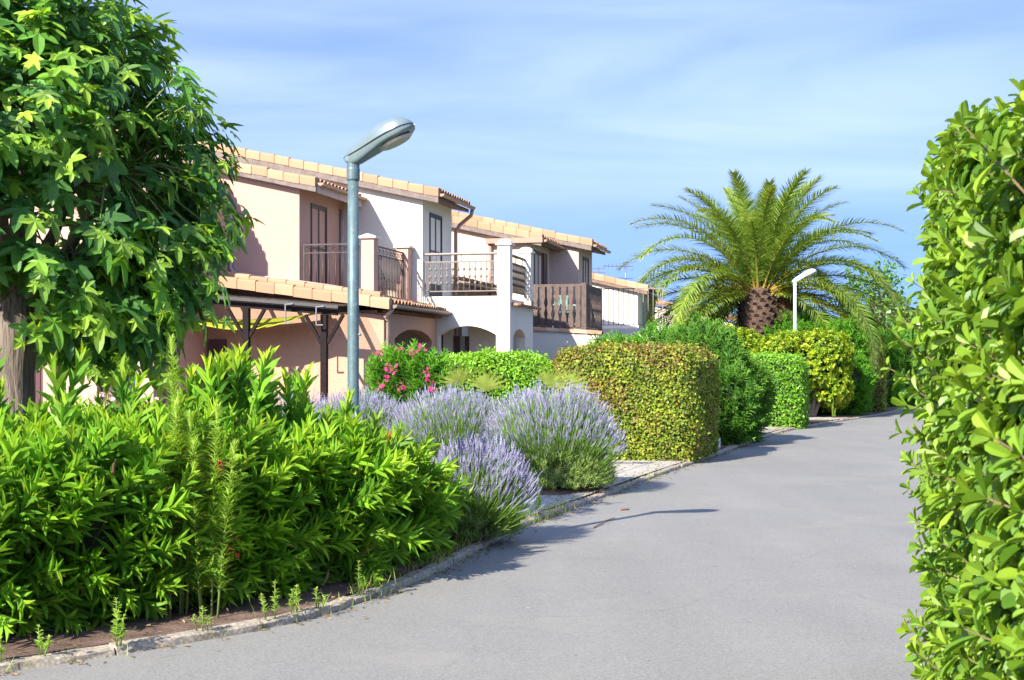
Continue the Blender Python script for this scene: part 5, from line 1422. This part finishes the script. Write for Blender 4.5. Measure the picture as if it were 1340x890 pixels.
# ================= pink house =================
def pink_house():
    h = house('pink rendered house with a tiled lean-to and scrolled iron balcony, nearest of the terrace', 0.0, 0.0)
    A = h.add
    # upper gable block: facade at u=-1.6, t 0..2.6, running back to u=-8
    zt = lambda u, z=5.34, e=-1.2: z + (e-u)*SL
    w = MB(); w.prism([(-1.6, 2.9), (-1.6, zt(-1.6)-.05), (-8, zt(-8)-.05), (-8, 0), (-3.6, 0), (-3.6, 2.9)], 'y', 0, 2.58)
    A('upper_wall', w, 'pink')
    # projecting wing at the left, behind the tree
    w = MB(); w.prism([(-3.16, 0.0), (-3.16, 5.30), (-8, 6.2), (-8, 0)], 'y', -2.2, -.003)
    A('side_wing', w, 'pink')
    rf = A('wing_roof', tiled_roof(-3.24, 5.36, -8.2, .19, -2.2, .0), 'tile')
    # main roof
    rf = A('roof', tiled_roof(-1.2, 5.36, -8.2, SL, -.16, 2.58), 'tile')
    A('verge_tiles', rake_tiles(-1.17, 5.36, -8.2, SL, -.16), 'tilepale', rf)
    f = MB(); f.prism([(-1.16, 5.17), (-1.16, 5.31), (-8, 5.31+6.84*SL), (-8, 5.17+6.84*SL)], 'y', -.20, -.15); A('fascia', f, 'fascia', rf)
    s = MB(); s.prism([(-1.18, 5.21), (-1.18, 5.30), (-8, 5.30+6.82*SL), (-8, 5.21+6.82*SL)], 'y', -.148, 2.57); A('soffit', s, 'soffit', rf)
    e = MB(); e.box((-1.17, -.14, 5.16), (-1.145, 2.56, 5.32)); A('eave_board', e, 'pipepink', rf)
    A('gutter', gutter(-1.07, -.16, 2.56, 5.36), 'gutter', rf)
    # balcony door, pipe
    french_door(h, None, -1.6, .62, 1.52, 3.1, 5.05, 'frame', 'glassgrey')
    p = MB(); p.tube([(-1.54, 2.35, 3.0), (-1.54, 2.35, 5.1)], .045, 10); A('downpipe', p, 'pipepink')
    p = MB(); p.tube([(-3.10, -.06, 4.9), (-3.10, -.06, 3.66), (-3.06, -.06, 3.58), (-2.95, -.06, 3.53), (-1.9, -.06, 3.39), (-.75, -.06, 3.23)], .035, 8); A('overflow_pipe', p, 'pipepink')
    # small drain hood on the gable
    # ground floor extension: gable-facing wall at t=-1
    w = MB(); w.prism([(-3.16, 0), (.57, 0), (.57, 2.60), (-3.16, 3.02)], 'y', -1.0, -.80); A('porch_wall', w, 'pinkrough')
    # porch side to the road with an arch (t -0.8 .. 2.58)
    w = MB(); w.prism([( -.798, 0), (-.798, 2.66), (2.585, 2.66), (2.585, 0), (2.25, 0), (2.25, 2.16), (2.0, 2.27), (1.5, 2.36), (1.0, 2.38), (.5, 2.36), (.0, 2.27), (-.32, 2.16), (-.32, 0)], 'x', .37, .57); A('porch_arch', w, 'pinkrough')
    w = MB(); w.box((-3.1, -.79, 2.55), (.36, 2.575, 2.72)); A('porch_ceiling', w, 'pinkrough')
    w = MB(); w.box((-.72, -.79, 0), (-.6, 2.57, 2.54)); A('porch_back_wall', w, 'pink')
    # skirt roof round the balcony: slope to the road and a verge facing us
    rf = A('porch_roof', tiled_roof(.78, 2.80, -3.1, .135, -1.28, .02, .2), 'tilepale')
    A('verge_tiles', rake_tiles(.80, 2.82, -3.15, .135, -1.30, tl=.40, hgt=.17), 'tilepale', rf)
    A('inner_verge_tiles', rake_tiles(.45, 2.97, -3.15, .135, -.82, tl=.40, hgt=.13), 'tilepale', rf)
    A('eave_tiles', tiled_roof(.78, 2.80, -.02, .24, .02, 2.575, .17), 'tilepale', rf)
    A('gutter', gutter(.86, -1.25, 2.66, 2.80, .075), 'gutterdark', rf)
    # dentil course of tiles under the eave
    dn = MB(); m = 22
    pos = np.array([(.50, -.9 + 3.46*(k+.5)/m, 2.67) for k in range(m)])
    dn.inst(T_BARREL, pos, frames(np.tile([[1.0,0,0]], (m,1)), np.tile([[0,0,1.0]], (m,1))), .07, .22, .055, rnd=RNG.uniform(0,.6,m))
    A('cornice_tiles', dn, 'tile', rf)
    p = MB(); p.tube([(.80, -1.12, 2.74), (.74, -1.12, 2.66), (.64, -1.1, 2.58), (.635, -.92, 2.5), (.635, -.92, 0)], .04, 10); A('downpipe', p, 'pipepink')
    # balcony
    fl = MB(); fl.box((-1.59, .02, 2.86), (.02, 2.57, 3.02)); A('balcony_floor', fl, 'pink')
    for (u, t) in ((-.26, .02), (-.26, 2.30)):
        b = MB(); b.box((u, t, 2.9), (u+.27, t+.27, 4.22)); pl = A('balcony_pillar', b, 'pink')
        c = MB(); c.box((u-.05, t-.05, 4.222), (u+.32, t+.32, 4.27)); c.prism([(u-.02, 4.271), (u+.29, 4.271), (u+.135, 4.32)], 'y', t-.02, t+.29); A('pillar_cap', c, 'caps', pl)
    iron_rail(h, (-1.55, .10), (-.28, .10), 3.12, 4.12, 'iron', 'scroll', .13)
    iron_rail(h, (-.10, .31), (-.10, 2.28), 3.06, 4.10, 'iron', 'gate', .10)
    # left ground floor: pillar, garage doors, windows (seen between the leaves)
    b = MB(); b.box((-3.62, -3.1, 0), (-3.25, -2.75, 3.0)); A('pillar', b, 'pink')
    b = MB(); b.box((-9, -3.05, 2.55), (-3.63, -2.8, 3.05)); b.box((-5.1, -3.05, 0), (-4.45, -2.8, 2.548)); b.box((-7.05, -3.04, 0), (-6.75, -2.8, 2.548)); b.box((-5.6, -3.04, 0), (-5.35, -2.8, 2.548)); A('front_wall', b, 'pink')
    A('front_roof', tiled_front(), 'tilepale')
    def slat_door(u0, u1, z1, t, nm):
        d = MB(); d.box((u0, t, 0), (u1, t+.05, z1)); n = int((u1-u0)/.11)
        for k in range(n):
            a = u0 + (u1-u0)*k/n; d.box((a+.008, t-.018, .02), (a+(u1-u0)/n-.008, t-.001, z1-.02))
        return A(nm, d, 'redwood')
    slat_door(-8.6, -7.06, 2.5, -2.9, 'garage_door'); slat_door(-6.74, -5.62, 2.5, -2.9, 'shutter_door'); slat_door(-4.44, -3.9, 2.4, -2.9, 'shutter_door')
    g = MB(); g.box((-3.88, -2.88, .1), (-3.64, -2.84, 2.4)); A('window', g, 'glass')
    # door in the covered terrace
    d = MB(); d.box((-3.12, -1.06, 0), (-2.75, -1.0, 2.15)); A('terrace_door', d, 'redwood')
def tiled_front():
    """small tiled eave facing the camera over the left ground floor"""
    mb = MB(); pos = []
    for k in range(34):
        u = -9 + k*.17
        for j in range(4): pos.append((u, -3.35 + j*.32, 3.0 + j*.09))
    pos = np.array(pos); m = len(pos)
    mb.inst(T_BARREL, pos, frames(np.tile([[0,1.0,.25]], (m,1)), np.tile([[0,-.25,1.0]], (m,1))), .08, .40, .07, rnd=RNG.uniform(0,1,m))
    return mb
pink_house()

# pergola with clear roof, shade sail, camera and brackets
def pergola():
    r = empty('pergola', HP(-1.5, -2.2), HA, 'dark timber pergola with a clear roof sheet against the pink porch', 'pergola')
    h = Part(r, (-1.5, -2.2)); A = h.add
    zb = lambda u: 2.98 - .085*(u+3.2)
    tf = -2.15
    b = MB(); b.bar((-3.24, tf, zb(-3.24)-.07), (.05, tf, zb(.05)-.07), .08, .14); A('beam', b, 'pergwood')
    for u in (-1.80, -.22):
        q = MB(); q.box((u-.06, tf-.055, 0), (u+.06, tf+.055, zb(u)-.141)); A('post', q, 'pergwood')
        for s in (-1, 1):
            c = MB(); c.bar((u+s*.06, tf, zb(u)-.68), (u+s*.38, tf, zb(u)-.15), .06, .06, (0,1,0)); A('brace', c, 'pergwood')
    for u in np.linspace(-3.1, -.05, 6):
        q = MB(); q.bar((u, tf+.045, zb(u)-.05), (u, -1.01, zb(u)+.02), .05, .09); A('rafter', q, 'pergwood')
    sh = MB(); v = []; n = 90
    for k in range(n+1):
        u = -3.24 + 3.36*k/n
        for t in (tf-.16, -1.03): v.append((u, t, zb(u) + .045 + .018*math.sin(k*1.6) + (.06 if t > -1.2 else 0)))
    sh.faces(v, [(2*k, 2*k+1, 2*k+3, 2*k+2) for k in range(n)]); A('clear_roof_sheet', sh, 'clear', smooth=True)
    fl = MB(); fl.box((-3.24, tf-.17, zb(-1.4)-.02), (-3.2, tf-.155, zb(-1.4)+.0)); 
    bd = MB(); bd.bar((-3.24, tf-.175, zb(-3.24)+.02), (.12, tf-.175, zb(.12)+.02), .012, .06); A('edge_strip', bd, 'frame')
    for u in (-.92, -.30):
        k = MB(); z = zb(u); k.bar((u, tf-.20, z), (u, tf-.20, z-.36), .03, .02, (1,0,0)); k.bar((u, tf-.20, z-.01), (u+.16, tf-.20, z+.0), .03, .02); k.bar((u, tf-.20, z-.35), (u+.13, tf-.20, z-.35), .03, .02); A('roof_bracket', k, 'galv')
pergola()
def shade_sail():
    mb = MB(); v = []; n, m = 26, 10
    for i in range(n+1):
        for j in range(m+1):
            a, b = i/n, j/m
            u = -3.2 + 2.72*a; t = -2.02 + .85*b
            z = 2.52 + .12*a - .26*math.sin(PI*min(1, a))*(1-.75*b)**1.0 + .04*b
            v.append((u, t, z))
    f = []
    for i in range(n):
        for j in range(m):
            f.append((i*(m+1)+j, (i+1)*(m+1)+j, (i+1)*(m+1)+j+1, i*(m+1)+j+1))
    mb.faces(v, f)
    # hanging front hem
    o = mb.build('shade_sail', M['sail'], off=(-1.8, -1.6, 2.4), smooth=True); o.location = HP(-1.8, -1.6, 2.4); o.rotation_euler = (0, 0, HA)
    s = o.modifiers.new('thick', 'SOLIDIFY'); s.thickness = .012
    tag(o, 'lime green fabric sail slung under the dark pergola', 'shade sail')
shade_sail()
def sec_cam(u, lens, label):
    r = empty('security_camera', HP(u, -3.11, 1.99), HA, label, 'camera', 'white devices on the pink pillar')
    b = MB(); v = [(.03, 0), (.045, .01), (.045, .09), (.035, .10)]
    b.lathe(v, 16); o = b.build('body', M['whitepl'], r, smooth=True); o.rotation_euler = (PI/2, 0, 0)
    c = MB(); c.lathe([(.02, .10), (.018, .112)], 14); o = c.build('lens', M['blacklens'] if lens else M['galv'], r); o.rotation_euler = (PI/2, 0, 0)
sec_cam(-3.54, True, 'white security camera with a black lens, left one on the pink pillar')
sec_cam(-3.36, False, 'plain white round wall fitting, right one on the pink pillar')

# ================= white house =================
def white_house():
    t0 = 2.6
    h = house('white rendered house with two arches under its iron-railed balcony, second of the terrace', .25, t0)
    A = h.add
    e, ze = .65, 5.40
    zt = lambda u: ze + (e-u)*SL
    w = MB(); w.prism([(.25, 0), (.25, zt(.25)-.05), (-8, zt(-8)-.05), (-8, 0)], 'y', t0, 4.95); A('upper_wall', w, 'white')
    rf = A('roof', tiled_roof(e, ze+.02, -8.2, SL, t0-.16, 5.05), 'tile')
    A('verge_tiles', rake_tiles(e+.03, ze+.02, -8.2, SL, t0-.16), 'tilepale', rf)
    f = MB(); f.prism([(e+.02, ze-.20), (e+.02, ze-.04), (-8, ze-.04+(e+8)*SL), (-8, ze-.20+(e+8)*SL)], 'y', t0-.20, t0-.15); A('fascia', f, 'fascia', rf)
    s = MB(); s.prism([(e, ze-.13), (e, ze-.05), (-8, ze-.05+(e+8)*SL), (-8, ze-.13+(e+8)*SL)], 'y', t0-.148, 5.04); A('soffit', s, 'soffit', rf)
    A('gutter', gutter(e+.09, t0-.16, 5.1, ze+.0), 'gutter', rf)
    p = MB(); p.tube([(e+.09, 5.03, ze-.06), (e+.06, 5.03, ze-.20), (e-.22, 5.03, ze-.42), (.33, 5.03, ze-.58), (.33, 5.03, 3.2), (.33, 5.03, .1)], .045, 10); A('downpipe', p, 'gutter')
    french_door(h, None, .25, 3.12, 4.08, 3.2, 5.08, 'frame', 'glass')
    # balcony front with flat arch, side with narrow arch
    w = MB(); w.prism(arch_poly(.252, 2.24, .62, 1.93, 2.30, 2.50, 3.15), 'y', t0+.002, t0+.22); A('arch_front', w, 'white')
    w = MB(); w.prism([(t0+.222, 0), (t0+.34, 0), (t0+.34, 2.28), (t0+.6, 2.40), (t0+.95, 2.45), (t0+1.3, 2.40), (t0+1.56, 2.28), (t0+1.56, 0), (4.95, 0), (4.95, 2.98), (t0+.222, 2.98)], 'x', 2.02, 2.235); A('arch_side', w, 'white')
    fl = MB(); fl.box((.255, t0+.225, 2.62), (2.015, 4.94, 2.97)); fl.box((.255, t0+.225, 2.985), (2.02, 4.94, 3.13)); A('balcony_floor', fl, 'white')
    w = MB(); w.box((1.02, 3.72, 0), (2.01, 3.85, 2.61)); w.box((.256, 3.70, 0), (.62, 3.85, 2.61)); A('porch_end_wall', w, 'white')
    for tt in (t0+.003, 4.68):
        b = MB(); b.box((1.96, tt, 3.152), (2.238, tt+.27, 4.26)); pl = A('balcony_pillar', b, 'white')
        c = MB(); c.box((1.92, tt-.04, 4.262), (2.28, tt+.31, 4.30)); c.lathe([(.17, 4.301), (.16, 4.35), (.10, 4.385), (.02, 4.40)], 14, (2.10, tt+.135, 0)); A('pillar_cap', c, 'caps', pl)
    lg = MB(); m = 15
    pos = np.array([(2.0, t0+.12 + 2.42*(k+.5)/m, 2.985) for k in range(m)])
    lg.inst(T_BARREL, pos, frames(np.tile([[1.0,0,-.12]], (m,1)), np.tile([[.12,0,1.0]], (m,1))), .082, .40, .07, rnd=RNG.uniform(0,1,m))
    A('ledge_tiles', lg, 'tile')
    iron_rail(h, (.27, t0+.10), (1.95, t0+.10), 3.27, 3.92, 'ironlight', 'knob', .125)
    iron_rail(h, (2.10, t0+.28), (2.10, 4.67), 3.27, 3.92, 'iron', 'knob', .10)
    # things seen through the arch: dark gate, inner pillars, shutters
    d = MB(); d.box((.26, t0+.25, 0), (.64, t0+.30, 2.45)); A('dark_gate', d, 'dark')
    d = MB(); d.box((.63, 3.78, 0), (.78, 3.82, 2.3)); d.box((.90, 3.78, 0), (1.01, 3.82, 2.3)); A('shutter_door', d, 'framebrown')
    c = MB(); c.box((.785, 3.80, 0), (.895, 3.815, 2.3)); A('curtain', c, 'curtain')
    # recessed middle section beyond the downpipe
    w = MB(); w.prism([(-.4, 0), (-.4, 3.55), (-8, 5.2), (-8, 0)], 'y', 4.955, 8.86); A('recessed_wall', w, 'white')
    lr = A('low_roof', tiled_roof(.55, 3.62, -8, .215, 4.96, 8.70), 'tile')
    s = MB(); s.prism([(.52, 3.50), (.52, 3.60), (-3, 4.36), (-3, 4.26)], 'y', 4.96, 8.7); A('soffit', s, 'soffit', lr)
    A('gutter', gutter(.63, 4.97, 8.7, 3.60), 'gutter', lr)
    for a, b in ((5.5, 6.3), (6.9, 8.0)):
        d = MB(); d.box((-.40, a, .1), (-.34, b, 3.2)); A('shutter_door', d, 'framebrown')
white_house()

# ================= beige house =================
def beige_house():
    t0, t1, t2 = 8.88, 11.3, 13.45
    h = house('beige house with a dark wooden balcony of shaped boards, third of the terrace', 1.31, t0)
    A = h.add
    e, ze = 1.62, 4.96
    zt = lambda u: ze + (e-u)*SL
    w = MB(); w.prism([(1.31, 0), (1.31, zt(1.31)-.06), (-7, zt(-7)-.06), (-7, 0)], 'y', t0, t1-.005); A('near_wall', w, 'beige')
    rf = A('near_roof', tiled_roof(e, ze, -7, SL, t0-.14, t1-.01), 'tile')
    A('verge_tiles', rake_tiles(e+.03, ze+.02, -7, SL, t0-.14), 'tilepale', rf)
    f = MB(); f.prism([(e, ze-.19), (e, ze-.04), (-7, ze-.04+(e+7)*SL), (-7, ze-.19+(e+7)*SL)], 'y', t0-.18, t0-.13); A('fascia', f, 'fascia', rf)
    s = MB(); s.prism([(e-.01, ze-.13), (e-.01, ze-.05), (-7, ze-.05+(e+7)*SL), (-7, ze-.13+(e+7)*SL)], 'y', t0-.128, t1-.012); A('soffit', s, 'soffit', rf)
    A('gutter', gutter(e+.09, t0-.14, t1-.02, ze-.02), 'gutter', rf)
    # brown awning box along the gable with its pipe
    b = MB(); b.box((.12, t0-.22, 4.86), (1.66, t0-.005, 4.99)); A('awning_box', b, 'gutter')
    p = MB(); p.tube([(.22, t0-.10, 4.86), (.22, t0-.10, 3.2)], .04, 8); A('downpipe', p, 'gutter')
    w = MB(); w.prism([(-1.0, 2.9), (.9, 2.9), (.9, 3.35), (-1.0, 3.95)], 'y', t0-.05, t0-.004); A('lower_render', w, 'beige')
    # far block
    e2, z2 = 2.52, 5.02
    zt2 = lambda u: z2 + (e2-u)*SL
    w = MB(); w.prism([(2.13, 0), (2.13, zt2(2.13)-.06), (-7, zt2(-7)-.06), (-7, 0)], 'y', t1, t2); A('far_wall', w, 'rose')
    rf = A('far_roof', tiled_roof(e2, z2, -7, SL, t1-.14, t2+.12), 'tile')
    A('verge_tiles', rake_tiles(e2+.03, z2+.02, -7, SL, t1-.14), 'tilepale', rf)
    f = MB(); f.prism([(e2, z2-.19), (e2, z2-.04), (-7, z2-.04+(e2+7)*SL), (-7, z2-.19+(e2+7)*SL)], 'y', t1-.18, t1-.13); A('fascia', f, 'fascia', rf)
    s = MB(); s.prism([(e2-.01, z2-.13), (e2-.01, z2-.05), (-7, z2-.05+(e2+7)*SL), (-7, z2-.13+(e2+7)*SL)], 'y', t1-.128, t2+.11); A('soffit', s, 'soffit', rf)
    A('gutter', gutter(e2+.09, t1-.14, t2+.14, z2-.02), 'gutter', rf)
    french_door(h, None, 1.31, t0+.35, t0+1.35, 2.75, 4.72, 'framebrown', 'glass')
    q = MB(); q.box((1.315, t0+1.38, 2.75), (1.36, t0+1.85, 4.72)); A('open_shutter', q, 'framebrown')
    french_door(h, None, 2.13, t1+.62, t1+1.5, 2.9, 4.74, 'frame', 'glass', 'window')
    # balcony of shaped boards
    fl = MB(); fl.box((1.315, t0+.02, 2.50), (2.74, t1-.02, 2.63)); A('balcony_floor', fl, 'wood')
    def boards(p, q, z0, z1, n, nm):
        p = np.array(p, float); q = np.array(q, float); ax = (q-p)/np.linalg.norm(q-p); L = np.linalg.norm(q-p)
        nv = np.array([ax[1], -ax[0]])
        fr = MB()
        for z, hh in ((z1, .07), (z0+.08, .06)):
            fr.bar((*p, z), (*q, z), .075, hh)
        rail = A(nm, fr, 'wood')
        for k in range(n):
            s = (k+.5)*L/n; c = p + ax*s; w = L/n*.40
            prof = []
            for zz, ww in ((z0, .9), (z0+.22, .9), (z0+.36, .55), (z0+.5, 1.0), (z0+.64, .55), (z0+.78, .9), (z1-.03, .9)):
                prof.append((zz, ww*w))
            v = []
            for off in (-.012, .012):
                for zz, ww in prof: v.append((*(c - ax*ww + nv*(off+.05)), zz))
                for zz, ww in prof[::-1]: v.append((*(c + ax*ww + nv*(off+.05)), zz))
            m = len(prof)*2
            bd = MB(); bd.faces(v, [tuple(range(m)), tuple(range(2*m-1, m-1, -1))] + [(i, m+i, m+(i+1)%m, (i+1)%m) for i in range(m)])
            A('baluster_board', bd, 'wood', rail)
        return rail
    boards((1.33, t0+.06), (2.66, t0+.06), 2.64, 3.74, 7, 'balcony_railing')
    boards((2.72, t0+.04), (2.72, t1-.04), 2.64, 3.74, 13, 'balcony_railing')
    for (u, t) in ((2.72, t0+.0), (2.72, t1-.04)):
        ps = MB(); ps.box((u-.05, t-.02, 2.40), (u+.07, t+.09, 3.80)); A('balcony_post', ps, 'wood')
build_beige = beige_house
build_beige()
def low_wall():
    h = house('low white garden wall capped with roof tiles, under the dark wooden balcony', 1.4, 8.88, 'garden_wall')
    r = h.root; r['category'] = 'wall'; del r['group']
    w = MB(); w.prism([(1.42, 0), (3.16, 0), (3.16, 2.45), (1.42, 2.55)], 'y', 8.6, 8.80); h.add('wall', w, 'white')
    w = MB(); w.prism([(8.805, 0), (11.2, 0), (11.2, 2.40), (8.805, 2.43)], 'x', 2.96, 3.155); h.add('return_wall', w, 'white')
    tl = MB(); m = 5
    pos = np.array([(1.42 + k*.36, 8.70, 2.545 - k*.021) for k in range(m)])
    tl.inst(T_BARREL, pos, frames(np.tile([[1.0,0,-.058]], (m,1)), np.tile([[.058,0,1.0]], (m,1))), .17, .385, .11, rnd=RNG.uniform(.2,1,m))
    h.add('coping_tiles', tl, 'tile')
low_wall()

# ================= far white house =================
def far_house():
    t0 = 17.0
    h = house('pale far house with a white railing, half hidden by palm fronds, fourth of the terrace', 3.0, t0)
    A = h.add; e, ze = 3.3, 4.06
    zt = lambda u: ze + (e-u)*.24
    w = MB(); w.prism([(3.0, 0), (3.0, zt(3.0)-.05), (-5, zt(-5)-.05), (-5, 0)], 'y', t0, 21.0); A('wall', w, 'cream')
    rf = A('roof', tiled_roof(e, ze, -5, .24, t0-.14, 21.1), 'tile')
    A('verge_tiles', rake_tiles(e+.03, ze+.02, -5, .24, t0-.14), 'tilepale', rf)
    f = MB(); f.prism([(e, ze-.17), (e, ze-.04), (-5, ze-.04+(e+5)*.24), (-5, ze-.17+(e+5)*.24)], 'y', t0-.18, t0-.13); A('fascia', f, 'soffit', rf)
    b = MB(); b.box((1.3, t0-2.6, 0), (4.2, t0-.05, 2.75)); A('terrace_base', b, 'cream')
    iron_rail(h, (1.4, t0-2.5), (4.1, t0-2.5), 2.86, 3.95, 'ironlight', 'plain', .15)
far_house()
def back_house():
    h = house('distant cream house with a tiled roof glimpsed under the palm fronds', 6.0, 27.0)
    A = h.add; e, ze = 5.6, 3.35
    w = MB(); w.prism([(5.3, 0), (5.3, 3.3), (0, 4.5), (0, 0)], 'y', 27.0, 31.0); A('wall', w, 'cream')
    rf = A('roof', tiled_roof(e, ze, -.2, .225, 26.86, 31.1), 'tile'); A('verge_tiles', rake_tiles(e+.03, ze+.02, -.2, .225, 26.86), 'tilepale', rf)
    d = MB(); d.box((3.2, 26.95, .8), (4.2, 26.995, 2.1)); A('window', d, 'glass')
back_house()

# antennas
def antenna(u, t, zb, h_, label, big=True):
    r = empty('tv_antenna', HP(u, t, zb), HA+.35, label, 'antenna', 'aerials on the far roofs')
    m = MB(); m.tube([(0,0,-.4), (0,0,h_)], .018, 6); m.build('mast', M['galv'], r)
    if big:
        b = MB(); b.tube([(-.75,0,h_-.1), (.25,0,h_-.1)], .012, 5)
        for k in range(7):
            x = -.7 + k*.13; w = .12 + .03*k; b.tube([(x,-w,h_-.1), (x,w,h_-.1)], .007, 4)
            b.tube([(x,0,h_-.1-w*.5), (x,0,h_-.1+w*.5)], .006, 4)
        for zz in (-.22, .02): b.tube([(.22,-.3,h_+zz), (.22,.3,h_+zz)], .008, 4)
        b.build('boom', M['galv'], r)
        c = MB(); c.tube([(-.3,-.25,h_-.5), (.3,.25,h_-.5)], .01, 4)
        for k in range(5): c.tube([(-.24+k*.12,-.2+k*.1-.12,h_-.5), (-.24+k*.12,-.2+k*.1+.12,h_-.5)], .006, 4)
        c.build('lower_boom', M['galv'], r)
    else:
        b = MB()
        for k in range(4): b.tube([(-.22,0,h_-.06-k*.12), (.22,0,h_-.06-k*.12)], .008, 4)
        b.build('boom', M['galv'], r)
antenna(2.4, 18.2, 4.25, .75, 'large spiky aerial above the far pale roof, beside the palm')
antenna(1.6, 17.6, 4.4, .45, 'small aerial at the top of the far pale roof, left of the large one', False)

def plastic_chair():
    u, t, z = 2.05, 9.75, 2.635
    r = empty('plastic_chair', HP(u, t, z), HA+.7, 'pale green plastic chair behind the boards of the wooden balcony', 'chair')
    s = MB(); s.box((-.22,-.22,.41), (.22,.22,.44)); s.build('seat', M['greenpl'], r, bevel=.01)
    b = MB()
    for k in range(5): b.box((-.20+k*.084, .20, .50), (-.20+k*.084+.055, .225, .84))
    b.box((-.22,.20,.84), (.22,.23,.90)); b.build('backrest', M['greenpl'], r)
    for x in (-1, 1):
        for y in (-1, 1):
            l = MB(); l.bar((x*.2, y*.19, .409), (x*.23, y*.22, 0), .04, .04, (1,0,0)); l.build('leg', M['greenpl'], r)
        a = MB(); a.bar((x*.235, -.2, .62), (x*.235, .2, .64), .04, .03); a.bar((x*.235, -.18, .445), (x*.235, -.18, .61), .03, .03, (1,0,0)); a.build('armrest', M['greenpl'], r)
plastic_chair()
